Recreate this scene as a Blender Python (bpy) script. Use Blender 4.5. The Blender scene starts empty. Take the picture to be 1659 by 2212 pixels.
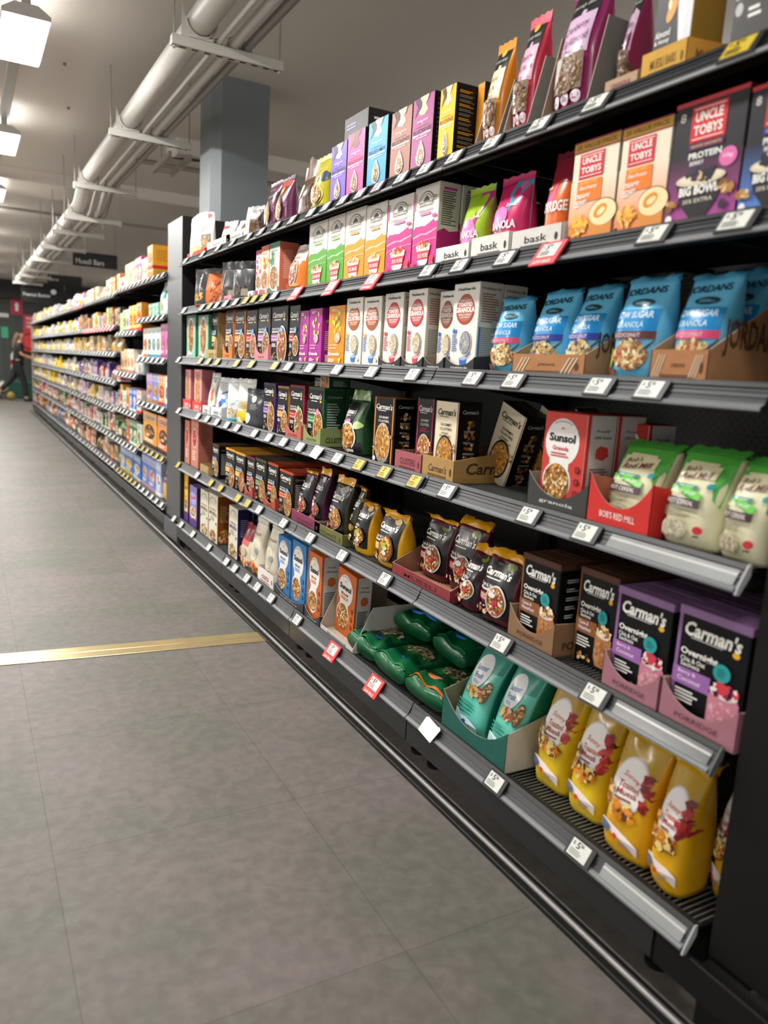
import bpy, math, random
from mathutils import Vector, Matrix
sc = bpy.context.scene
col = sc.collection
PI = math.pi
random.seed(7)

# ------------------------------------------------------------------ camera
cam_data = bpy.data.cameras.new('camera')
cam = bpy.data.objects.new('camera', cam_data)
col.objects.link(cam)
rt = Vector((0.87776, -0.47557, 0.05809)); dn = Vector((-0.03669, -0.18761, -0.98156)); fw = Vector((0.4777, 0.85944, -0.18213))
m = Matrix((rt, -dn, -fw)).transposed().to_4x4()
m.translation = Vector((0, 0, 1.224))
cam.matrix_world = m
cam_data.sensor_fit = 'VERTICAL'
cam_data.sensor_height = 36.0
cam_data.sensor_width = 36.0
cam_data.lens = 26.69
cam_data.clip_start = 0.02
cam_data.dof.use_dof = True
cam_data.dof.focus_distance = 2.7
cam_data.dof.aperture_fstop = 2.3
sc.camera = cam

# ------------------------------------------------------------------ world, exposure
w = bpy.data.worlds.new('store_ambient'); sc.world = w; w.use_nodes = True
w.node_tree.nodes['Background'].inputs[0].default_value = (1.0, 0.97, 0.94, 1)
w.node_tree.nodes['Background'].inputs[1].default_value = 0.95
sc.view_settings.view_transform = 'Standard'
sc.view_settings.look = 'None'
sc.view_settings.gamma = 1.0
sc.view_settings.use_curve_mapping = False
sc.view_settings.exposure = 0.52

# ------------------------------------------------------------------ lights: the batten row of this aisle, plus added unseen rows and uplights
def area(x, y, z, sx, sy, power, rot=(0, 0, 0)):
    l = bpy.data.lights.new('batten_and_fill_light', 'AREA'); l.shape = 'RECTANGLE'; l.size = sx; l.size_y = sy
    l.energy = power; l.color = (1.0, 0.98, 0.955)
    o = bpy.data.objects.new('batten_and_fill_light', l); col.objects.link(o); o.location = (x, y, z); o.rotation_euler = rot
FIX_Y = [-4.3, .11, 2.32, 4.53, 6.74, 8.95, 11.16, 13.4, 15.6, 17.8, 20.0]
for fy in FIX_Y[1:]:
    area(0.31, fy, 2.715, 0.19, 0.60, 33 if fy > 1 else 12)
    area(0.31, fy, 2.80, 0.16, 0.58, 1.6, (PI, 0, 0))      # uplight added over each batten to brighten the ceiling
for fy in (1.2, 4, 7, 10.5, 14.5, 19): area(4.4, fy, 2.715, .2, .9, 24); area(4.4, fy, 2.6, .3, .9, 27, (PI, 0, 0))  # unseen row to the right; its uplights are added to brighten the ceiling
for fy in (4.2, 7.5, 11, 14.5, 19): area(-2.6, fy, 2.715, 0.2, 0.9, 46); area(-2.6, fy, 2.6, .3, .9, 54, (PI, 0, 0))  # unseen row to the left, again with uplights added for the ceiling

# ------------------------------------------------------------------ helpers
def lin(c):
    return c / 12.92 if c <= 0.04045 else ((c + 0.055) / 1.055) ** 2.4
def H(s):
    return (lin(int(s[0:2], 16) / 255), lin(int(s[2:4], 16) / 255), lin(int(s[4:6], 16) / 255), 1.0)
def mixc(a, b, t):
    return tuple(a[i] * (1 - t) + b[i] * t for i in range(4))

def material(name, rough=.5, color=None, metal=0.0, noise=0.0, nscale=40.0, bump=0.0, emit=0.0, coat=0.0, attr=False, trans=0.0, spec=0.5):
    mt = bpy.data.materials.new(name); mt.use_nodes = True
    nt = mt.node_tree; b = nt.nodes['Principled BSDF']
    b.inputs['Roughness'].default_value = rough; b.inputs['Metallic'].default_value = metal
    b.inputs['Coat Weight'].default_value = coat; b.inputs['Coat Roughness'].default_value = .12
    b.inputs['Transmission Weight'].default_value = trans
    b.inputs['Specular IOR Level'].default_value = spec
    n = nt.nodes.new('ShaderNodeTexNoise'); n.inputs['Scale'].default_value = nscale; n.inputs['Detail'].default_value = 4
    tc = nt.nodes.new('ShaderNodeTexCoord'); nt.links.new(tc.outputs['Object'], n.inputs['Vector'])
    mx = nt.nodes.new('ShaderNodeMix'); mx.data_type = 'RGBA'; mx.blend_type = 'MULTIPLY'; mx.inputs[0].default_value = noise
    if attr:
        at = nt.nodes.new('ShaderNodeAttribute'); at.attribute_name = 'Col'
        nt.links.new(at.outputs['Color'], mx.inputs[6])
    else:
        mx.inputs[6].default_value = color or (0.5, .5, .5, 1)
    nt.links.new(n.outputs['Fac'], mx.inputs[7])
    nt.links.new(mx.outputs[2], b.inputs['Base Color'])
    if bump:
        bp = nt.nodes.new('ShaderNodeBump'); bp.inputs['Strength'].default_value = bump; bp.inputs['Distance'].default_value = .002
        nt.links.new(n.outputs['Fac'], bp.inputs['Height']); nt.links.new(bp.outputs['Normal'], b.inputs['Normal'])
    if emit:
        b.inputs['Emission Color'].default_value = color; b.inputs['Emission Strength'].default_value = emit
    return mt
M = dict(
    carton=material('printed_carton', .42, attr=True, noise=.08, nscale=60, spec=.2),
    board=material('corrugated_board', .8, attr=True, noise=.25, nscale=30, bump=.2),
    film=material('printed_film', .3, attr=True, noise=.05, nscale=30, coat=.2, spec=.25),
    clear=material('clear_window_film', .18, attr=True, noise=.15, nscale=90, coat=.8, bump=.3),
    paint=material('painted_part', .45, attr=True, noise=.1, nscale=15),
    black=material('black_powder_coat', .45, H('181818'), noise=.2, nscale=60, spec=.3),
    rail=material('price_rail_plastic', .5, attr=True, noise=.15, nscale=25),
    wire=material('coated_wire', .35, H('8f948f'), metal=.6, noise=.1),
    steel=material('steel', .35, H('9a9a98'), metal=.8, noise=.2),
    white=material('white_paint', .5, H('d2cdc4'), noise=.15, nscale=4),
    skin=material('skin', .5, H('b98468'), noise=.15),
    cloth=material('black_cloth', .85, H('121215'), noise=.3),
    hair=material('hair', .6, H('6e543c'), noise=.5, nscale=90),
    lamp=material('lamp_diffuser', .4, (1, .98, .95, 1), emit=9.0),
)

class MB:
    """mesh collector with one colour per face corner"""
    def __init__(s): s.v = []; s.f = []; s.c = []; s.sm = []
    def add(s, vs, fs, c, smooth=False, vc=False):
        n = len(s.v); s.v += [tuple(p) for p in vs]
        for f in fs:
            s.f.append(tuple(i + n for i in f))
            s.c.append([c[i] for i in f] if vc else c); s.sm.append(smooth)
    def quad(s, a, b, c_, d, c): s.add((a, b, c_, d), ((0, 1, 2, 3),), c)
    def box(s, x0, x1, y0, y1, z0, z1, c=(.5, .5, .5, 1), bev=0.0):
        if bev:
            b = bev; P = []
            for z, k in ((z0, b), (z0 + b, 0), (z1 - b, 0), (z1, b)):
                P += [(x0 + k + b * 0, y0 + k, z), (x1 - k, y0 + k, z), (x1 - k, y1 - k, z), (x0 + k, y1 - k, z)]
            F = [(3, 2, 1, 0), (12, 13, 14, 15)]
            for L in range(3):
                for i in range(4):
                    j = (i + 1) % 4; F.append((L * 4 + i, L * 4 + j, L * 4 + 4 + j, L * 4 + 4 + i))
            s.add(P, F, c); return
        P = [(x0, y0, z0), (x1, y0, z0), (x1, y1, z0), (x0, y1, z0), (x0, y0, z1), (x1, y0, z1), (x1, y1, z1), (x0, y1, z1)]
        s.add(P, ((3, 2, 1, 0), (4, 5, 6, 7), (0, 1, 5, 4), (1, 2, 6, 5), (2, 3, 7, 6), (3, 0, 4, 7)), c)
    def tube(s, pts, r, c=(.5, .5, .5, 1), n=10, cap=True):
        pts = [Vector(p) for p in pts]; rings = []
        for i, p in enumerate(pts):
            d = (pts[min(i + 1, len(pts) - 1)] - pts[max(i - 1, 0)]).normalized()
            a = Vector((0, 0, 1)) if abs(d.z) < .9 else Vector((1, 0, 0))
            u = d.cross(a).normalized(); v = d.cross(u)
            rr = r[i] if isinstance(r, (list, tuple)) else r
            rings.append([p + (u * math.cos(2 * PI * k / n) + v * math.sin(2 * PI * k / n)) * rr for k in range(n)])
        V = [q for g in rings for q in g]; F = []
        for i in range(len(pts) - 1):
            for k in range(n):
                j = (k + 1) % n; F.append((i * n + k, i * n + j, i * n + n + j, i * n + n + k))
        s.add(V, F, c, True)
        if cap: s.add(rings[0], (tuple(range(n)),), c); s.add(rings[-1], (tuple(range(n - 1, -1, -1)),), c)
    def mesh(s, name, mat):
        me = bpy.data.meshes.new(name); me.from_pydata(s.v, [], s.f)
        ca = me.color_attributes.new('Col', 'FLOAT_COLOR', 'CORNER'); buf = []
        for f, c in zip(s.f, s.c):
            if isinstance(c, list):
                for q in c: buf += q
            else: buf += list(c) * len(f)
        ca.data.foreach_set('color', buf)
        me.polygons.foreach_set('use_smooth', s.sm)
        me.materials.append(mat); me.update()
        return me
    def build(s, name, mat, parent=None):
        o = bpy.data.objects.new(name, s.mesh(name, mat)); col.objects.link(o)
        if parent: o.parent = parent
        return o

def tag(o, label, cat=None, group=None, kind=None):
    if label: o['label'] = label
    if cat: o['category'] = cat
    if group: o['group'] = group
    if kind: o['kind'] = kind
    return o
def empty(name, loc=(0, 0, 0), rz=0.0):
    o = bpy.data.objects.new(name, None); o.empty_display_size = .05; col.objects.link(o); o.location = loc; o.rotation_euler.z = rz
    return o
KIDS = {}
def part(o, parent):
    o.parent = parent; KIDS.setdefault(parent.name, []).append(o); return o
def child(name, me, parent):
    o = bpy.data.objects.new(name, me); col.objects.link(o); return part(o, parent)
def dup(o, loc=None, parent=None):
    c = o.copy(); col.objects.link(c)
    if loc is not None: c.location = loc
    if parent: c.parent = parent; KIDS.setdefault(parent.name, []).append(c)
    for k in KIDS.get(o.name, []): dup(k, None, c)
    return c

# ------------------------------------------------------------------ lettering
TEXT = {}
def glyphs(s, shear=0.0, bold=.012):
    key = (s, shear, bold)
    if key in TEXT: return TEXT[key]
    cu = bpy.data.curves.new('t', 'FONT'); cu.body = s; cu.size = 1; cu.shear = shear; cu.offset = bold; cu.resolution_u = 2
    o = bpy.data.objects.new('t', cu); col.objects.link(o)
    dg = bpy.context.evaluated_depsgraph_get()
    me = o.evaluated_get(dg).to_mesh()
    vs = [(v.co.x, v.co.y) for v in me.vertices]; fs = [tuple(p.vertices) for p in me.polygons]
    o.evaluated_get(dg).to_mesh_clear()
    bpy.data.objects.remove(o); bpy.data.curves.remove(cu)
    x0 = min(v[0] for v in vs); x1 = max(v[0] for v in vs); y0 = min(v[1] for v in vs); y1 = max(v[1] for v in vs)
    vs = [((x - x0) / (x1 - x0) - .5, (y - y0) / (y1 - y0) - .5) for x, y in vs]
    TEXT[key] = (vs, fs); return TEXT[key]

class Art:
    """prints flat shapes on a surface given by f(u, v, offset); u, v in metres"""
    def __init__(s, mb, f, w, h, step=0.0, base=.0004, lay=.00016):
        s.mb = mb; s.f = f; s.w = w; s.h = h; s.step = step; s.o = base; s.lay = lay
    def nx(s): s.o += s.lay; return s.o
    def rect(s, u0, v0, u1, v1, c, c2=None):
        """c2: colour at the top edge (printed blend)"""
        o = s.nx(); nu = nv = 1
        if s.step: nu = max(1, int(abs(u1 - u0) / s.step)); nv = max(1, int(abs(v1 - v0) / s.step))
        if c2: nv = max(nv, 4)
        V = []; C = []
        for j in range(nv + 1):
            for i in range(nu + 1):
                V.append(s.f(u0 + (u1 - u0) * i / nu, v0 + (v1 - v0) * j / nv, o)); C.append(mixc(c, c2 or c, j / nv))
        F = [(j * (nu + 1) + i, j * (nu + 1) + i + 1, (j + 1) * (nu + 1) + i + 1, (j + 1) * (nu + 1) + i) for j in range(nv) for i in range(nu)]
        s.mb.add(V, F, C, bool(s.step), True)
    def R(s, a, b, c_, d, c, c2=None): s.rect(a * s.w, b * s.h, c_ * s.w, d * s.h, c, c2)
    def ell(s, cu, cv, ru, rv, c, n=22, rot=0.0, a0=0.0, a1=2 * PI):
        o = s.nx(); V = [s.f(cu, cv, o)]; rings = 3 if s.step else 1; full = a1 - a0 > 6.2
        m_ = n if full else n + 1
        for k in range(1, rings + 1):
            for i in range(m_):
                a = a0 + (a1 - a0) * i / n; x = ru * math.cos(a) * k / rings; y = rv * math.sin(a) * k / rings
                V.append(s.f(cu + x * math.cos(rot) - y * math.sin(rot), cv + x * math.sin(rot) + y * math.cos(rot), o))
        F = []
        for i in range(n):
            j = (i + 1) % m_ if full else i + 1
            F.append((0, 1 + i, 1 + j))
            for k in range(rings - 1): F.append((1 + k * m_ + i, 1 + (k + 1) * m_ + i, 1 + (k + 1) * m_ + j, 1 + k * m_ + j))
        s.mb.add(V, F, c, bool(s.step))
    def E(s, cu, cv, ru, rv, c, **k): s.ell(cu * s.w, cv * s.h, ru * s.w, rv * s.h, c, **k)
    def poly(s, pts, c):
        o = s.nx(); cu = sum(p[0] for p in pts) / len(pts); cv = sum(p[1] for p in pts) / len(pts)
        V = [s.f(cu * s.w, cv * s.h, o)] + [s.f(p[0] * s.w, p[1] * s.h, o) for p in pts]; n = len(pts)
        s.mb.add(V, [(0, 1 + i, 1 + (i + 1) % n) for i in range(n)], c)
    def text(s, t, cu, cv, w, h, c, shear=0.0, bold=.012, rot=0.0):
        o = s.nx(); vs, fs = glyphs(t, shear, bold); w *= s.w; h *= s.h; cr, sr = math.cos(rot), math.sin(rot)
        s.mb.add([s.f(cu * s.w + x * w * cr - y * h * sr, cv * s.h + x * w * sr + y * h * cr, o) for x, y in vs], fs, c)
    def lines(s, u0, v0, u1, v1, n, c, rnd=None):
        rnd = rnd or random
        for k in range(n):
            vv = v1 + (v0 - v1) * (k + .5) / n; t = abs(v1 - v0) / n * .24; e = u0 + (u1 - u0) * rnd.uniform(.6, 1)
            s.rect(u0 * s.w, (vv - t) * s.h, e * s.w, (vv + t) * s.h, c)
            s.o -= s.lay
        s.o += s.lay
    def bits(s, cu, cv, ru, rv, pal, n, size, seed=1):
        """loose flakes and clusters inside an ellipse"""
        rd = random.Random(seed); o = s.nx(); s.o += s.lay * 3
        for k in range(n):
            a = rd.uniform(0, 2 * PI); q = math.sqrt(rd.random()) * .93; x = (cu + ru * q * math.cos(a)) * s.w; y = (cv + rv * q * math.sin(a)) * s.h
            b = rd.uniform(0, PI); l = size * rd.uniform(.6, 1.3); t = l * rd.uniform(.4, .8); oo = o + rd.random() * s.lay * 3
            P = []
            for i in range(5):
                g = 2 * PI * i / 5; px = l * math.cos(g); py = t * math.sin(g)
                P.append(s.f(x + px * math.cos(b) - py * math.sin(b), y + px * math.sin(b) + py * math.cos(b), oo))
            s.mb.add(P, ((0, 1, 2, 3, 4),), H(rd.choice(pal)))

OAT = ['c89a5c', 'b07c3e', 'd8b67c', '94602c', 'e4c896', '7a4c22', 'c08a48', 'a86c30']
NUT = OAT + ['6a3a1a', 'e8d8b0', '8a5528']
BERRY = OAT + ['b02030', 'd84050', '7a1a2a', 'f2e8e0']
APRI = OAT + ['f0a020', 'f8b83c', 'e88a18']
PALE = ['d8c8a0', 'c8b488', 'e6dcc0', 'b49c70', 'cfc0a0']
W_ = H('f1efe8'); K_ = H('0e0e10'); G_ = H('4a4a4c')

# ------------------------------------------------------------------ structure
def floor_mat():
    mt = bpy.data.materials.new('vinyl_floor'); mt.use_nodes = True; nt = mt.node_tree; b = nt.nodes['Principled BSDF']
    tc = nt.nodes.new('ShaderNodeTexCoord'); mp = nt.nodes.new('ShaderNodeMapping'); mp.inputs['Location'].default_value = (-.147, -1.845, 0)
    nt.links.new(tc.outputs['Object'], mp.inputs[0])
    br = nt.nodes.new('ShaderNodeTexBrick'); br.inputs['Scale'].default_value = 1.0; br.offset = 0.0; br.squash = 1.0
    br.inputs['Brick Width'].default_value = .64; br.inputs['Row Height'].default_value = .64; br.inputs['Mortar Size'].default_value = .0014
    br.inputs['Mortar Smooth'].default_value = .3
    br.inputs['Color1'].default_value = H('706b67'); br.inputs['Color2'].default_value = H('67665f'); br.inputs['Mortar'].default_value = H('5a5652')
    nt.links.new(mp.outputs[0], br.inputs['Vector'])
    def ns(scale, det, ctr=.0, dist=0):
        n = nt.nodes.new('ShaderNodeTexNoise'); n.inputs['Scale'].default_value = scale; n.inputs['Detail'].default_value = det; n.inputs['Distortion'].default_value = dist
        nt.links.new(tc.outputs['Object'], n.inputs['Vector']); return n
    n1 = ns(2.6, 6, dist=.3); n2 = ns(26, 9, dist=.3)
    r1 = nt.nodes.new('ShaderNodeValToRGB'); r1.color_ramp.elements[0].position = .40; r1.color_ramp.elements[1].position = .62
    r1.color_ramp.elements[0].color = (.88, .91, .86, 1); r1.color_ramp.elements[1].color = (1.08, 1.01, 1.03, 1)
    nt.links.new(n1.outputs['Fac'], r1.inputs[0])
    r2 = nt.nodes.new('ShaderNodeValToRGB'); r2.color_ramp.elements[0].position = .36; r2.color_ramp.elements[1].position = .68
    r2.color_ramp.elements[0].color = (.84, .84, .83, 1); r2.color_ramp.elements[1].color = (1.12, 1.12, 1.12, 1)
    nt.links.new(n2.outputs['Fac'], r2.inputs[0])
    a = nt.nodes.new('ShaderNodeMix'); a.data_type = 'RGBA'; a.blend_type = 'MULTIPLY'; a.inputs[0].default_value = 1
    c = nt.nodes.new('ShaderNodeMix'); c.data_type = 'RGBA'; c.blend_type = 'MULTIPLY'; c.inputs[0].default_value = .9
    nt.links.new(br.outputs['Color'], a.inputs[6]); nt.links.new(r1.outputs[0], a.inputs[7])
    nt.links.new(a.outputs[2], c.inputs[6]); nt.links.new(r2.outputs[0], c.inputs[7]); nt.links.new(c.outputs[2], b.inputs['Base Color'])
    b.inputs['Roughness'].default_value = .5; b.inputs['Specular IOR Level'].default_value = .25
    bp = nt.nodes.new('ShaderNodeBump'); bp.inputs['Strength'].default_value = .12; bp.inputs['Distance'].default_value = .003
    nt.links.new(n2.outputs['Fac'], bp.inputs['Height']); nt.links.new(bp.outputs['Normal'], b.inputs['Normal'])
    return mt
def struct(name, mb, mat, label=None):
    o = mb.build(name, mat); o['kind'] = 'structure'; o['label'] = label or name; return o
mb = MB(); mb.box(-7, 9, -5, 22.6, -.1, 0, H('888888')); struct('floor', mb, floor_mat(), 'mottled grey vinyl tile floor')
ceil_m = material('ceiling_paint', .7, H('e2dbd2'), noise=.12, nscale=1.3)
mb = MB(); mb.box(-7, 9, -5, 22.6, 2.95, 3.1); struct('ceiling', mb, ceil_m, 'flat painted ceiling')
mb = MB(); mb.box(-7, 9, 8.62, 9.4, 2.84, 2.9499); struct('trim_1', mb, ceil_m, 'ceiling beam crossing the aisle')
mb = MB(); mb.box(1.55, 9, 6.5, 6.75, 2.83, 2.9499); mb.box(1.55, 9, 6.75, 6.9, 2.88, 2.9499); struct('trim_2', mb, ceil_m, 'shallow ceiling beam behind the column')
dark_m = material('dark_wall_paint', .6, H('3c3f3c'), noise=.2, nscale=2)
mb = MB(); mb.box(-7, 9, 22.4, 22.6, 0, 2.95)
for k in range(24): mb.box(-3 + k * .3, -2.985 + k * .3, 22.385, 22.4, .1, 2.5)
struct('wall_back', mb, dark_m, 'dark grey end wall with vertical grooves')
mb = MB(); mb.box(-7, 9, 22.1, 22.39, 2.5, 2.9499); struct('trim_3', mb, material('black_bulkhead', .6, H('242624'), noise=.2), 'black bulkhead above the end wall')
mb = MB(); mb.box(8.8, 9, -5, 22.4, 0, 2.95); struct('wall_right', mb, ceil_m, 'far right wall')
mb = MB(); mb.box(-4.5, -.2, 22.3, 22.385, 0, .1); mb.box(-.2, 4, 22.3, 22.385, 0, .1); struct('baseboard_back', mb, M['black'], 'black skirting of the end wall')

# structural column with a pale chamfered corner, standing out of the boxed end of the shelving
mb = MB(); cx0, cx1, cy0, cy1 = 1.40, 1.76, 4.97, 5.27; ch = .055
P = [(cx0 + ch, cy0), (cx1, cy0), (cx1, cy1), (cx0, cy1), (cx0, cy0 + ch)]
V = [(x, y, 0) for x, y in P] + [(x, y, 2.9499) for x, y in P]
mb.add(V, [(i, (i + 1) % 5, 5 + (i + 1) % 5, 5 + i) for i in range(5)], H('6e7375'))
struct('trim_4', mb, material('blue_grey_column_paint', .5, H('71787b'), noise=.12, nscale=3), 'blue grey structural column')

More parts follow.
